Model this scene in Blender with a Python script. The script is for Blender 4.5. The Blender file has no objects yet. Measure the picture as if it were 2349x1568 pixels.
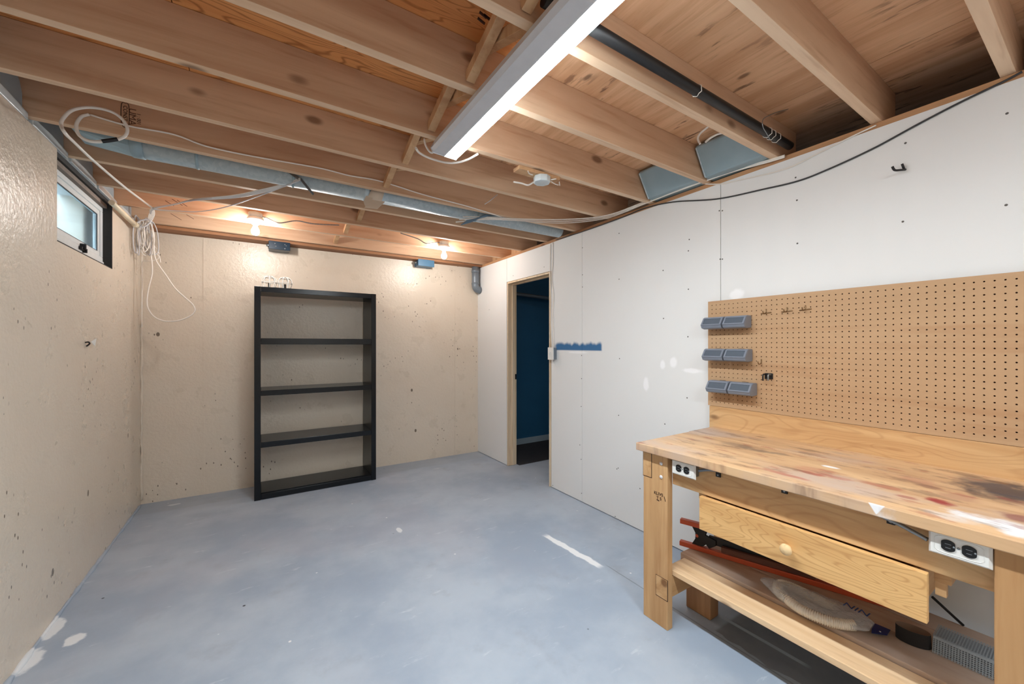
import bpy, bmesh, math, random
from mathutils import Vector, Matrix
random.seed(7)
SC = bpy.context.scene
COL = SC.collection
# ------------------------------------------------------------------ camera
F, CX, HY, H = 900.0, 1174.5, 791.0, 1.36          # focal length and principal point in photo pixels, eye height
A = math.atan(577 / F); SA, CA = math.sin(A), math.cos(A)
cam = bpy.data.cameras.new('camera'); camo = bpy.data.objects.new('camera', cam); COL.objects.link(camo)
cam.sensor_width = 36.0; cam.lens = F / 2349 * 36; cam.shift_y = 7 / 2349; cam.clip_start = 0.02
camo.location = (0, 0, H); camo.rotation_euler = (math.pi / 2, 0, -A)
SC.camera = camo
# ------------------------------------------------------------------ exposure, sky
SC.view_settings.view_transform = 'Standard'; SC.view_settings.look = 'None'
SC.view_settings.exposure = 2.12; SC.view_settings.gamma = 1.0; SC.view_settings.use_curve_mapping = False
TUBE, BULB, SKY = 37.0, 90.0, 5.0                    # radiance of the tube lens, of the bulbs, of the overcast sky
W = bpy.data.worlds.new('sky'); SC.world = W; W.use_nodes = True
W.node_tree.nodes['Background'].inputs[0].default_value = (0.72, 0.86, 1.0, 1)
W.node_tree.nodes['Background'].inputs[1].default_value = SKY
SC.cycles.max_bounces = 10; SC.cycles.diffuse_bounces = 6; SC.cycles.sample_clamp_indirect = 6.0

# ------------------------------------------------------------------ pixel helpers (a pixel gives a direction, the plane gives the distance)
def ray(px, py):
    a = (px - CX) / F
    return (CA * a + SA, CA - SA * a, (HY - py) / F)
def Pz(px, py, z):
    r = ray(px, py); t = (z - H) / r[2]; return Vector((r[0] * t, r[1] * t, z))
def Px(px, py, x):
    r = ray(px, py); t = x / r[0]; return Vector((x, r[1] * t, H + r[2] * t))
def Py(px, py, y):
    r = ray(px, py); t = y / r[1]; return Vector((r[0] * t, y, H + r[2] * t))
def wb(u, v): return (1449 + u / 2.61, 968 + v / 2.61)

# ------------------------------------------------------------------ materials
def lin(c):
    return tuple(((v / 255) / 12.92 if v / 255 <= 0.04045 else ((v / 255 + 0.055) / 1.055) ** 2.4) for v in c) + (1.0,)
class NT:
    def __init__(s, name, rough=0.6, metal=0.0, spec=0.5):
        s.m = bpy.data.materials.new(name); s.m.use_nodes = True; s.t = s.m.node_tree; s.n = s.t.nodes; s.l = s.t.links
        s.b = s.n['Principled BSDF']; s.b.inputs['Roughness'].default_value = rough; s.b.inputs['Metallic'].default_value = metal
        s.b.inputs['Specular IOR Level'].default_value = spec
    def node(s, typ, **kw):
        nd = s.n.new(typ)
        for k, v in kw.items(): setattr(nd, k, v)
        return nd
    def put(s, sock, v):
        if isinstance(v, bpy.types.NodeSocket): s.l.new(v, sock)
        else:
            if isinstance(v, (tuple, list)) and len(v) == 3 and sock.type == 'RGBA': v = tuple(v) + (1,)
            sock.default_value = v
    def coord(s, rnd=0.0):
        c = s.node('ShaderNodeTexCoord').outputs['Object']
        if rnd:
            r = s.node('ShaderNodeObjectInfo').outputs['Random']
            m = s.math('MULTIPLY', r, rnd)
            v = s.node('ShaderNodeVectorMath', operation='ADD'); s.put(v.inputs[0], c); s.put(v.inputs[1], m); c = v.outputs[0]
        return c
    def map(s, c, scale=(1, 1, 1), loc=(0, 0, 0)):
        m = s.node('ShaderNodeMapping'); s.put(m.inputs['Vector'], c)
        m.inputs['Scale'].default_value = scale; m.inputs['Location'].default_value = loc
        return m.outputs[0]
    def noise(s, c, scale=5, detail=4, rough=0.55, dist=0.0, out=0):
        n = s.node('ShaderNodeTexNoise'); s.put(n.inputs['Vector'], c)
        n.inputs['Scale'].default_value = scale; n.inputs['Detail'].default_value = detail
        n.inputs['Roughness'].default_value = rough; n.inputs['Distortion'].default_value = dist
        return n.outputs[out]
    def voro(s, c, scale=5, rnd=1.0, feature='F1', out='Distance'):
        n = s.node('ShaderNodeTexVoronoi', feature=feature); s.put(n.inputs['Vector'], c)
        n.inputs['Scale'].default_value = scale; n.inputs['Randomness'].default_value = rnd
        return n.outputs[out]
    def math(s, op, a, b=0.0, clamp=False):
        n = s.node('ShaderNodeMath', operation=op, use_clamp=clamp); s.put(n.inputs[0], a); s.put(n.inputs[1], b); return n.outputs[0]
    def step(s, v, a, b):                           # smooth 0..1 from a to b (b may be below a)
        n = s.node('ShaderNodeMapRange', interpolation_type='SMOOTHSTEP'); s.put(n.inputs[0], v)
        if a <= b: n.inputs[1].default_value, n.inputs[2].default_value, n.inputs[3].default_value, n.inputs[4].default_value = a, b, 0, 1
        else: n.inputs[1].default_value, n.inputs[2].default_value, n.inputs[3].default_value, n.inputs[4].default_value = b, a, 1, 0
        return n.outputs[0]
    def mix(s, f, a, b):
        n = s.node('ShaderNodeMix', data_type='RGBA'); s.put(n.inputs[0], f); s.put(n.inputs[6], a); s.put(n.inputs[7], b); return n.outputs[2]
    def xyz(s, c):
        n = s.node('ShaderNodeSeparateXYZ'); s.put(n.inputs[0], c); return n.outputs
    def blob(s, c, cen, rad, edge=0.35, namp=0.5, nscale=14):   # ragged ellipse of paint / stain
        v = s.node('ShaderNodeVectorMath', operation='SUBTRACT'); s.put(v.inputs[0], c); v.inputs[1].default_value = cen
        w = s.node('ShaderNodeVectorMath', operation='DIVIDE'); s.put(w.inputs[0], v.outputs[0]); w.inputs[1].default_value = rad
        ln = s.node('ShaderNodeVectorMath', operation='LENGTH'); s.put(ln.inputs[0], w.outputs[0])
        nz = s.math('MULTIPLY', s.math('SUBTRACT', s.noise(c, nscale, 5), 0.5), namp * 2)
        return s.step(s.math('ADD', ln.outputs['Value'], nz), 1.0, 1.0 - edge)
    def bump(s, h, strength=0.3, dist=0.01):
        n = s.node('ShaderNodeBump'); s.put(n.inputs['Height'], h); n.inputs['Strength'].default_value = strength; n.inputs['Distance'].default_value = dist
        s.l.new(n.outputs[0], s.b.inputs['Normal'])
    def color(s, v): s.put(s.b.inputs['Base Color'], v); return s
    def rough(s, v): s.put(s.b.inputs['Roughness'], v); return s
M = {}
def plain(key, rgb, rough=0.5, metal=0.0, spec=0.5, var=0.06, scale=20):
    t = NT(key, rough, metal, spec); c = t.coord(3.0)
    a = lin(rgb); d = tuple(v * (1 - var * 2) for v in a[:3]) + (1,)
    t.color(t.mix(t.noise(c, scale, 4), d, a)); M[key] = t.m
def wood(key, light, dark, axis='x', scale=1.0, rough=0.65, knots=True, contour=0.0, cscale=1.0, streak=None, rnd=9.0, line=(150, 95, 50), knotc=(96, 56, 30), dust=None):
    t = NT(key, rough, 0, 0.3); c = t.coord(rnd)
    sc = [9.0 * scale] * 3; i = 'xyz'.index(axis); sc[i] = 0.7 * scale
    g = t.map(c, tuple(sc))
    n1 = t.noise(g, 1.0, 6, 0.6, 0.7); n2 = t.noise(t.map(c, tuple(v * 5 for v in sc)), 1.0, 3)
    col = t.mix(t.step(n1, 0.3, 0.68), lin(dark), lin(light))
    col = t.mix(t.math('MULTIPLY', t.step(n2, 0.52, 0.75), 0.28), col, lin(line))
    if contour:
        cs = [3.2 * scale * cscale] * 3; cs[i] = 0.9 * scale * cscale * .8
        n3 = t.noise(t.map(c, tuple(cs)), 1.0, 1.5, 0.5, 0.5)
        fr = t.math('FRACT', t.math('MULTIPLY', n3, 20.0))
        ln = t.math('MULTIPLY', t.step(t.math('ABSOLUTE', t.math('SUBTRACT', fr, 0.5)), 0.30, 0.5), contour)
        col = t.mix(ln, col, lin(line))
    if knots:
        ks = [6.0 * scale] * 3; ks[i] = 3.0 * scale
        kd = t.voro(t.map(t.coord(rnd), tuple(ks)), 1.0)
        col = t.mix(t.math('MULTIPLY', t.step(t.math('ADD', kd, t.math('MULTIPLY', t.math('SUBTRACT', n1, .5), .10)), 0.145, 0.06), 0.7), col, lin(knotc))
    if streak:
        ss = [26.0] * 3; ss[i] = 5.0
        col = t.mix(t.math('MULTIPLY', t.step(t.noise(t.map(c, tuple(ss)), 1.0, 4, .6), .575, .65), t.math('MULTIPLY', t.step(t.noise(c, 2.5, 2), .42, .6), .8)), col, lin(streak))
    if dust:
        col = t.mix(t.step(t.noise(c, 3, 4), 0.35, 0.65), col, lin(dust))
    t.color(col); t.bump(n2, 0.12, 0.004); M[key] = t.m; return t
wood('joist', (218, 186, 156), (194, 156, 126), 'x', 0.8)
wood('joist_lit_underside', (232, 204, 174), (212, 178, 146), 'x', 0.8)  # paler joist wood for the undersides, floor bounce painted into the colour
wood('brace', (214, 176, 136), (186, 144, 106), 'z', 1.0, knots=False)
wood('plate_wood', (196, 152, 112), (160, 116, 82), 'y', 1.0)
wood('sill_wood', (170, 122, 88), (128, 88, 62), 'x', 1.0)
wood('ply_flame', (226, 160, 100), (206, 136, 80), 'x', 0.9, knots=False, contour=0.7, cscale=2.4, rnd=0, line=(150, 88, 44))
wood('ply_knotty', (228, 186, 148), (204, 158, 120), 'y', 1.3, rnd=0, knotc=(84, 54, 38), streak=(100, 68, 50))
wood('pine', (220, 182, 134), (196, 152, 104), 'y', 1.0, contour=.25, cscale=1.6, line=(160, 112, 68))
wood('pine_leg', (208, 167, 120), (182, 139, 94), 'z', 1.0)
wood('pine_side', (208, 167, 120), (180, 136, 90), 'x', 1.0)
wood('pine_pale', (236, 206, 168), (220, 184, 142), 'y', 1.0)
wood('pine_dusty', (198, 172, 150), (172, 142, 120), 'y', 1.0, dust=(186, 170, 158))
wood('drawer_ply', (228, 184, 124), (210, 162, 104), 'y', 1.3, knots=False, contour=0.55, cscale=2.2, line=(186, 134, 82))
wood('jamb_pine', (226, 208, 182), (206, 182, 150), 'z', 1.0, knots=False)
wood('hardboard', (190, 156, 121), (182, 147, 112), 'y', 0.3, knots=False, rough=0.75)
wood('block_wood', (176, 132, 92), (150, 108, 74), 'z', 1.0, knots=False)
wood('jaw_wood', (112, 72, 58), (86, 54, 44), 'y', 1.0, knots=False)
wood('knob_wood', (238, 208, 160), (226, 192, 142), 'x', 1.0, knots=False)
plain('black_lacquer', (9, 13, 19), 0.26, 0, 0.35, 0.04)
plain('white_plastic', (236, 236, 232), 0.35)
plain('white_paint_metal', (214, 214, 216), 0.45, 0.0)
plain('fixture_grey', (206, 207, 211), 0.5, 0.0, 0.3)
plain('cable_white', (240, 234, 226), 0.45)
plain('cable_grey', (208, 208, 212), 0.45)
plain('cable_dark', (52, 52, 54), 0.5)
plain('cable_blue', (96, 120, 140), 0.4)
plain('tape_black', (24, 24, 26), 0.5)
plain('steel', (150, 156, 160), 0.35, 0.85)
plain('brass_hook', (150, 124, 92), 0.35, 0.8)
plain('grey_paint_metal', (120, 130, 140), 0.4, 0.2)
plain('screw', (96, 94, 92), 0.6)
plain('black_metal', (34, 33, 34), 0.45, 0.3)
plain('orange_paint', (205, 92, 56), 0.4, 0.0, 0.5, 0.1)
plain('bin_plastic', (126, 134, 148), 0.35)
plain('bin_window', (92, 102, 114), 0.2)
plain('navy_box', (14, 42, 62), 0.35)
plain('blue_box', (70, 112, 142), 0.35)
plain('black_plastic', (20, 20, 21), 0.25)
plain('pvc_cream', (230, 216, 188), 0.4)
plain('porcelain', (236, 236, 234), 0.25)
plain('beige_card', (214, 196, 176), 0.7)
plain('ink', (60, 34, 22), 0.8)
plain('ink_light', (104, 70, 54), 0.8)
plain('belt_black', (36, 34, 35), 0.9)
plain('belt_back', (128, 104, 88), 0.8)
plain('mesh_grey', (150, 162, 172), 0.6)
plain('label_blue', (18, 36, 104), 0.35)
plain('label_ink', (40, 72, 130), 0.5)
plain('hose_white', (238, 234, 224), 0.45)
plain('poly_sheet', (150, 168, 178), 0.35)
plain('poly_pale', (206, 216, 220), 0.3)
plain('tar', (52, 52, 52), 0.8, var=0.25, scale=40)
plain('vinyl', (226, 232, 234), 0.4)
plain('grey_wood', (150, 136, 126), 0.8, var=0.2, scale=30)
plain('hall_navy', (44, 108, 150), 0.6, var=0.12, scale=3)
plain('hall_carpet', (64, 62, 66), 0.95, var=0.2, scale=40)
plain('hall_base', (176, 194, 206), 0.5)
plain('well_steel', (170, 178, 182), 0.6)
plain('cobweb', (200, 200, 200), 0.9)
# galvanised sheet
t = NT('galvanised', 0.42, 0.1); c = t.coord(2.0)
t.color(t.mix(t.voro(c, 55, out='Color'), lin((178, 198, 208)), lin((204, 218, 226)))); t.rough(t.math('ADD', t.math('MULTIPLY', t.voro(c, 55), 0.3), 0.3)); M['galvanised'] = t.m
t = NT('galvanised_dull', 0.5, 0.2); c = t.coord(2.0)
t.color(t.mix(t.noise(c, 7, 5), lin((134, 158, 168)), lin((164, 184, 192)))); M['galvanised_dull'] = t.m
# painted cast concrete
t = NT('painted_concrete', 0.3, 0, 0.5); c = t.coord()
base = t.mix(t.noise(c, 1.3, 5), lin((212, 198, 180)), lin((223, 212, 197)))
blot = t.noise(c, 5, 5); base = t.mix(t.math('MULTIPLY', t.step(blot, 0.5, 0.8), 0.15), base, lin((186, 168, 146)))
pv = t.map(c, (26, 26, 15)); pd = t.voro(pv, 1.0); psel = t.noise(c, 2.2, 2)
pit = t.math('MULTIPLY', t.step(pd, 0.13, 0.115), t.step(psel, 0.53, 0.60))
pd2 = t.voro(t.map(c, (3.6, 3.6, 2.4)), 1.0); pit2 = t.step(t.math('ADD', pd2, t.math('MULTIPLY', t.noise(c, 60, 2), 0.02)), 0.058, 0.050)
pit = t.math('MAXIMUM', pit, pit2)
t.color(t.mix(t.math('MULTIPLY', pit, 0.85), base, lin((88, 72, 58))))
hgt = t.math('SUBTRACT', t.math('ADD', t.noise(c, 42, 4, 0.6), t.math('MULTIPLY', t.noise(c, 9, 3), 0.8)), t.math('MULTIPLY', pit, 2.0))
t.bump(hgt, 0.5, 0.007); t.rough(t.math('ADD', t.math('MULTIPLY', t.noise(c, 6, 3), 0.2), 0.2)); M['painted_concrete'] = t.m
# grey painted floor with bare concrete under the bench, paint drips and a crack
t = NT('painted_floor', 0.5, 0, 0.4); c = t.coord(); X, Y, Z = t.xyz(c)
base = t.mix(t.step(t.noise(c, 1.6, 6, 0.6), 0.35, 0.65), lin((156, 170, 188)), lin((176, 188, 202)))
base = t.mix(t.math('MULTIPLY', t.step(t.noise(c, 3.1, 6, 0.65), 0.56, 0.72), 0.4), base, lin((152, 158, 170)))
base = t.mix(t.math('MULTIPLY', t.step(t.noise(t.map(c, (1, 1, 1), (4, 2, 0)), 1.1, 3), 0.52, 0.66), 0.2), base, lin((180, 178, 188)))
scuff = t.math('MULTIPLY', t.step(t.noise(t.map(c, (4, 16, 1)), 1.0, 6, 0.7), 0.60, 0.72), 0.6); base = t.mix(scuff, base, lin((206, 214, 222)))
sp = t.math('MULTIPLY', t.step(t.voro(c, 7.5), 0.06, 0.035), t.step(t.noise(c, 4, 2), 0.52, 0.58)); base = t.mix(sp, base, lin((232, 234, 236)))
dk = t.math('MULTIPLY', t.step(t.voro(t.map(c, (1, 1, 1), (3.3, 1.7, 0)), 4.0), 0.04, 0.025), t.step(t.noise(c, 3, 2), 0.50, 0.56)); base = t.mix(dk, base, lin((60, 66, 74)))
nz = t.math('MULTIPLY', t.math('SUBTRACT', t.noise(c, 9, 4), 0.5), 0.05)
cr = t.math('ABSOLUTE', t.math('SUBTRACT', X, t.math('ADD', 1.80, t.math('MULTIPLY', nz, 0.12))))
base = t.mix(t.math('MULTIPLY', t.math('MULTIPLY', t.step(cr, 0.006, 0.001), t.step(Y, 1.75, 1.70)), 0.7), base, lin((120, 128, 138)))
st = t.math('ABSOLUTE', t.math('SUBTRACT', t.math('SUBTRACT', X, 1.738), t.math('ADD', nz, t.math('MULTIPLY', t.math('SUBTRACT', Y, 1.97), -0.08))))
stm = t.math('MULTIPLY', t.math('MULTIPLY', t.step(Y, 1.71, 1.76), t.step(Y, 2.26, 2.2)), t.step(st, 0.028, 0.018)); base = t.mix(stm, base, lin((236, 239, 242)))
for (px, py, rx, ry) in ((398, 1157, .05, .02), (123, 1440, .04, .1), (170, 1465, .04, .05), (60, 1520, .05, .1), (915, 1215, .02, .05)):
    p = Pz(px, py, 0); base = t.mix(t.blob(c, (p.x, p.y, 0), (rx, ry, 1), 0.3, 0.5, 20), base, lin((226, 231, 236)))
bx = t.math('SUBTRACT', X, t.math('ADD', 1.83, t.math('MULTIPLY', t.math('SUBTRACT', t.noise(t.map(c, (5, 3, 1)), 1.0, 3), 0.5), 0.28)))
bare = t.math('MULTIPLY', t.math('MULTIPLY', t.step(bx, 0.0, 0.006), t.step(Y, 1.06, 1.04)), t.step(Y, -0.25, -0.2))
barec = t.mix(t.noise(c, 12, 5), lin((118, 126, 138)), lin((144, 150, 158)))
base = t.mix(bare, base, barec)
k0, k1 = Pz(1652, 1412, 0), Pz(1835, 1517, 0); kk = (k1.x - k0.x) / (k1.y - k0.y)
sl = t.math('ABSOLUTE', t.math('SUBTRACT', t.math('SUBTRACT', X, k0.x), t.math('MULTIPLY', t.math('SUBTRACT', Y, k0.y), kk)))
base = t.mix(t.math('MULTIPLY', t.math('MULTIPLY', t.step(sl, .012, .008), t.step(Y, k0.y + .01, k0.y)), t.step(Y, k1.y - .05, k1.y)), base, lin((176, 188, 200)))
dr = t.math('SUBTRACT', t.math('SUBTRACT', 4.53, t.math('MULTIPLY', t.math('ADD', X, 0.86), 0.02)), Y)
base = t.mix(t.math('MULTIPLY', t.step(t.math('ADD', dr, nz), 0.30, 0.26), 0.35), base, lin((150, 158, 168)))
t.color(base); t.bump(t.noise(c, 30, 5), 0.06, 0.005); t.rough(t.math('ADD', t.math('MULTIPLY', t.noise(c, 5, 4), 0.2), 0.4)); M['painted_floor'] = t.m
# drywall with paint test smear, plaster patches
t = NT('drywall', 0.7, 0, 0.3); c = t.coord(); X, Y, Z = t.xyz(c)
base = t.mix(t.noise(c, 1.2, 4), lin((226, 226, 225)), lin((232, 233, 233)))
for (px, py, ry, rz) in ((1545, 830, .035, .05), (1520, 835, .025, .04), (1482, 880, .03, .06), (1690, 675, .05, .04), (1590, 850, .09, .02)):
    p = Px(px, py, 2.342); base = t.mix(t.math('MULTIPLY', t.blob(c, tuple(p), (1, ry, rz), 0.5, 0.4, 18), 0.85), base, lin((246, 246, 248)))
n4 = t.math('MULTIPLY', t.math('SUBTRACT', t.noise(t.map(c, (1, 13, 3)), 1.0, 4), 0.5), 0.10)
q1 = Px(1275, 795, 2.342); q2 = Px(1382, 795, 2.342)
m1 = t.math('MULTIPLY', t.step(Y, q2.y - .002, q2.y + .02), t.step(Y, q1.y + .04, q1.y - 0.02))
zz = t.math('ADD', Z, n4)
m2 = t.math('MULTIPLY', t.step(Z, 1.306, 1.320), t.step(zz, 1.395, 1.36))
base = t.mix(t.math('MULTIPLY', t.math('MULTIPLY', m1, m2), 0.95), base, lin((20, 98, 150)))
pw = Px(1325, 808, 2.342); base = t.mix(t.math('MULTIPLY', t.blob(c, tuple(pw), (1, .16, .012), 0.4, 0.2, 20), 0.8), base, lin((245, 245, 246)))
t.color(base); t.bump(t.noise(c, 60, 3), 0.04, 0.003); M['drywall'] = t.m
# stained bench top (object origin at the bench's floor point, so coordinates are offset)
BO = Vector((1.95, 0.68, 0.0))
t = wood('bench_top', (218, 182, 140), (188, 148, 112), 'y', 0.9, rnd=0)
c = t.coord(); col = t.b.inputs['Base Color'].links[0].from_socket
col = t.mix(t.step(t.noise(t.map(c, (2.5, 1.2, 1)), 1.6, 5), 0.42, 0.66), col, lin((194, 172, 156)))
def stain(px, py, rx, ry, rgb, f=0.8, e=0.6, na=0.7, ns=16):
    global col
    p = Pz(px, py, 0.868) - BO
    col = t.mix(t.math('MULTIPLY', t.blob(c, tuple(p), (rx, ry, 1), e, na, ns), f), col, lin(rgb))
for a in ((1690, 1020, .05, .10, (126, 108, 96), .5), (1730, 1030, .03, .12, (110, 96, 88), .5), (1790, 1040, .03, .05, (110, 96, 88), .5), (1860, 1085, .025, .06, (164, 70, 62), .7),
          (1810, 1090, .02, .10, (170, 86, 76), .6), (1920, 1095, .03, .05, (170, 86, 76), .5), (2030, 1115, .03, .08, (160, 84, 72), .6), (2130, 1115, .03, .05, (110, 62, 62), .6),
          (2155, 1150, .04, .045, (150, 50, 54), .95), (2080, 1140, .02, .04, (150, 70, 66), .6), (2320, 1130, .16, .16, (62, 56, 62), .9), (2250, 1105, .12, .10, (96, 86, 86), .55),
          (2349, 1190, .05, .06, (120, 54, 60), .7), (1905, 1070, .02, .04, (240, 240, 240), .95), (2025, 1163, .014, .04, (240, 240, 242), .9), (1880, 1080, .05, .10, (176, 100, 88), .35), (2200, 1140, .06, .06, (150, 96, 90), .4), (2100, 1100, .05, .08, (180, 120, 104), .4), (2290, 1200, .06, .12, (224, 228, 232), .9), (2180, 1185, .04, .08, (214, 212, 212), .5),
          (2349, 1225, .05, .06, (230, 232, 236), .9)):
    stain(*a)
X, Y, Z = t.xyz(c)
p = Px(2010, 1160, 1.6) - BO
drip = t.math('MULTIPLY', t.step(t.math('SUBTRACT', t.math('ABSOLUTE', t.math('SUBTRACT', Y, p.y)), t.math('MULTIPLY', t.math('SUBTRACT', Z, .840), .6)), 0.004, 0.0), t.step(t.math('ADD', X, 0), -0.345, -0.349))
col = t.mix(t.math('MULTIPLY', drip, t.step(Z, 0.836, 0.840)), col, lin((238, 238, 240)))
col = t.mix(t.math('MULTIPLY', t.step(t.noise(t.map(c, (16, 5, 1)), 1.0, 5, .65), .53, .66), .55), col, lin((120, 92, 76)))
col = t.mix(t.math('MULTIPLY', t.step(t.noise(t.map(c, (20, 7, 1), (5, 1, 0)), 1.0, 4, .6), .58, .68), .45), col, lin((158, 82, 70)))
t.color(col); t.b.inputs['Roughness'].default_value = 0.55
# clear film, glass, light emitters
t = NT('clear_film', 0.12, 0, 0.7); t.color(lin((222, 228, 236))); t.bump(t.noise(t.coord(), 45, 3, .6, 1.0), .8, .012); t.b.inputs['Alpha'].default_value = 0.42; M['clear_film'] = t.m
t = NT('window_glass', 0.12, 0, 0.5); t.color(lin((214, 232, 238))); t.b.inputs['Transmission Weight'].default_value = 0.92; t.b.inputs['IOR'].default_value = 1.1; M['window_glass'] = t.m
def emitter(key, rgb, s):
    t = NT(key, 0.4); t.color(lin((250, 250, 250))); t.b.inputs['Emission Color'].default_value = rgb + (1,); t.b.inputs['Emission Strength'].default_value = s; M[key] = t.m
emitter('tube_lens', (0.88, 0.96, 1.0), TUBE)
emitter('bulb_glow', (1.0, 0.965, 0.92), BULB)

# ------------------------------------------------------------------ mesh helpers
ORG = {}
class MB:
    def __init__(s): s.v = []; s.f = []; s.sm = []
    def add(s, vs, fs, sm=False):
        o = len(s.v); s.v += [tuple(v) for v in vs]; s.f += [tuple(i + o for i in f) for f in fs]; s.sm += [sm] * len(fs); return s
    def box(s, x0, x1, y0, y1, z0, z1):
        x0, x1 = sorted((x0, x1)); y0, y1 = sorted((y0, y1)); z0, z1 = sorted((z0, z1))
        return s.add([(x0, y0, z0), (x1, y0, z0), (x1, y1, z0), (x0, y1, z0), (x0, y0, z1), (x1, y0, z1), (x1, y1, z1), (x0, y1, z1)],
                     [(0, 3, 2, 1), (4, 5, 6, 7), (0, 1, 5, 4), (1, 2, 6, 5), (2, 3, 7, 6), (3, 0, 4, 7)])
    def bar(s, p0, p1, w, h, up=(0, 0, 1)):          # rectangular bar from p0 to p1, width across, height along up
        p0, p1 = Vector(p0), Vector(p1); d = (p1 - p0).normalized(); u = Vector(up); r = d.cross(u).normalized(); u = r.cross(d).normalized()
        q = [(-w / 2, -h / 2), (w / 2, -h / 2), (w / 2, h / 2), (-w / 2, h / 2)]
        return s.add([p0 + r * a + u * b for a, b in q] + [p1 + r * a + u * b for a, b in q], [(0, 1, 2, 3), (7, 6, 5, 4), (0, 4, 5, 1), (1, 5, 6, 2), (2, 6, 7, 3), (3, 7, 4, 0)])
    def prism(s, pts, vec):                          # polygon (3D points) pushed along vec
        n = len(pts); vec = Vector(vec); a = [Vector(p) for p in pts]
        return s.add(a + [p + vec for p in a], [tuple(range(n - 1, -1, -1)), tuple(range(n, 2 * n))] + [(i, (i + 1) % n, n + (i + 1) % n, n + i) for i in range(n)])
    def tube(s, pts, r, n=8, closed=False, caps=True, rad=None):
        pts = [Vector(p) for p in pts]; m = len(pts); vs = []; fs = []; prev = None
        for i, p in enumerate(pts):
            if closed: d = pts[(i + 1) % m] - pts[i - 1]
            else: d = pts[min(i + 1, m - 1)] - pts[max(i - 1, 0)]
            d = d.normalized() if d.length > 1e-9 else Vector((0, 0, 1))
            if prev is None: u = d.orthogonal().normalized()
            else:
                u = prev - d * prev.dot(d); u = u.normalized() if u.length > 1e-6 else d.orthogonal().normalized()
            prev = u; w = d.cross(u); rr = rad[i] if rad else r
            vs += [p + (u * math.cos(2 * math.pi * k / n) + w * math.sin(2 * math.pi * k / n)) * rr for k in range(n)]
        for i in range(m if closed else m - 1):
            j = (i + 1) % m
            fs += [(i * n + k, i * n + (k + 1) % n, j * n + (k + 1) % n, j * n + k) for k in range(n)]
        s.add(vs, fs, True)
        if caps and not closed:
            o = len(s.v) - m * n
            s.f += [tuple(o + k for k in range(n - 1, -1, -1)), tuple(o + (m - 1) * n + k for k in range(n))]; s.sm += [False] * 2
        return s
    def lathe(s, base, prof, axis=(0, 0, 1), n=20):  # profile of (radius, distance along the axis)
        base = Vector(base); a = Vector(axis).normalized(); u = a.orthogonal().normalized(); w = a.cross(u); vs = []; fs = []
        for (r, h) in prof:
            r = max(r, 1e-5); vs += [base + a * h + (u * math.cos(2 * math.pi * k / n) + w * math.sin(2 * math.pi * k / n)) * r for k in range(n)]
        for i in range(len(prof) - 1):
            fs += [(i * n + k, i * n + (k + 1) % n, (i + 1) * n + (k + 1) % n, (i + 1) * n + k) for k in range(n)]
        return s.add(vs, fs, True)
def link(name, me, mat, parent=None, kind=None, org=(0, 0, 0), bevel=0.0, loc=None):
    o = bpy.data.objects.new(name, me); COL.objects.link(o)
    if mat is not None and not me.materials: me.materials.append(M[mat])
    if parent is not None: o.parent = parent
    if kind: o['kind'] = kind
    ORG[o.name] = Vector(org)
    if loc is not None: o.location = loc
    if bevel:
        b = o.modifiers.new('bevel', 'BEVEL'); b.width = bevel; b.segments = 2; b.limit_method = 'ANGLE'
    return o
def tomesh(name, mb, org=(0, 0, 0)):
    me = bpy.data.meshes.new(name); org = Vector(org)
    me.from_pydata([tuple(Vector(v) - org) for v in mb.v], [], mb.f)
    bm = bmesh.new(); bm.from_mesh(me); bmesh.ops.recalc_face_normals(bm, faces=bm.faces); bm.to_mesh(me); bm.free()
    me.polygons.foreach_set('use_smooth', mb.sm); me.update(); return me
def part(name, mb, mat, parent=None, bevel=0.0, kind=None, label=None):
    org = ORG[parent.name] if parent is not None else Vector((0, 0, 0))
    o = link(name, tomesh(name, mb, org), mat, parent, kind, org, bevel)
    if label: o['label'] = label
    return o
def thing(name, label, cat, loc=(0, 0, 0), group=None):
    o = bpy.data.objects.new(name, None); COL.objects.link(o); o.location = loc; o.empty_display_size = 0.05
    o['label'] = label; o['category'] = cat
    if group: o['group'] = group
    ORG[o.name] = Vector(loc); return o
def solo(name, mb, mat, label, cat, group=None, bevel=0.0, org=(0, 0, 0)):   # a thing that is one mesh
    o = link(name, tomesh(name, mb, org), mat, None, None, org, bevel, org)
    o['label'] = label; o['category'] = cat
    if group: o['group'] = group
    return o
def struct(name, mb, mat, parent=None, bevel=0.0):
    return part(name, mb, mat, parent, bevel, 'structure' if parent is None else None)
def spl(pts, n=8, closed=False):                     # Catmull-Rom curve through the points
    pts = [Vector(p) for p in pts]; m = len(pts); out = []
    for i in range(m if closed else m - 1):
        if closed: a, b, c, d = pts[i - 1], pts[i], pts[(i + 1) % m], pts[(i + 2) % m]
        else: a, b, c, d = pts[max(i - 1, 0)], pts[i], pts[i + 1], pts[min(i + 2, m - 1)]
        for k in range(n):
            u = k / n; out.append(0.5 * ((2 * b) + (c - a) * u + (2 * a - 5 * b + 4 * c - d) * u * u + (3 * b - a - 3 * c + d) * u ** 3))
    if not closed: out.append(pts[-1])
    return out
def textmesh(body, size, mat_w, depth=0.0006):
    cu = bpy.data.curves.new('txt', 'FONT'); cu.body = body; cu.size = size; cu.extrude = depth; cu.align_x = 'CENTER'; cu.align_y = 'CENTER'
    ob = bpy.data.objects.new('txt', cu); COL.objects.link(ob); bpy.context.view_layer.update()
    me = bpy.data.meshes.new_from_object(ob); bpy.data.objects.remove(ob); bpy.data.curves.remove(cu)
    me.transform(mat_w); return me

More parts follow.
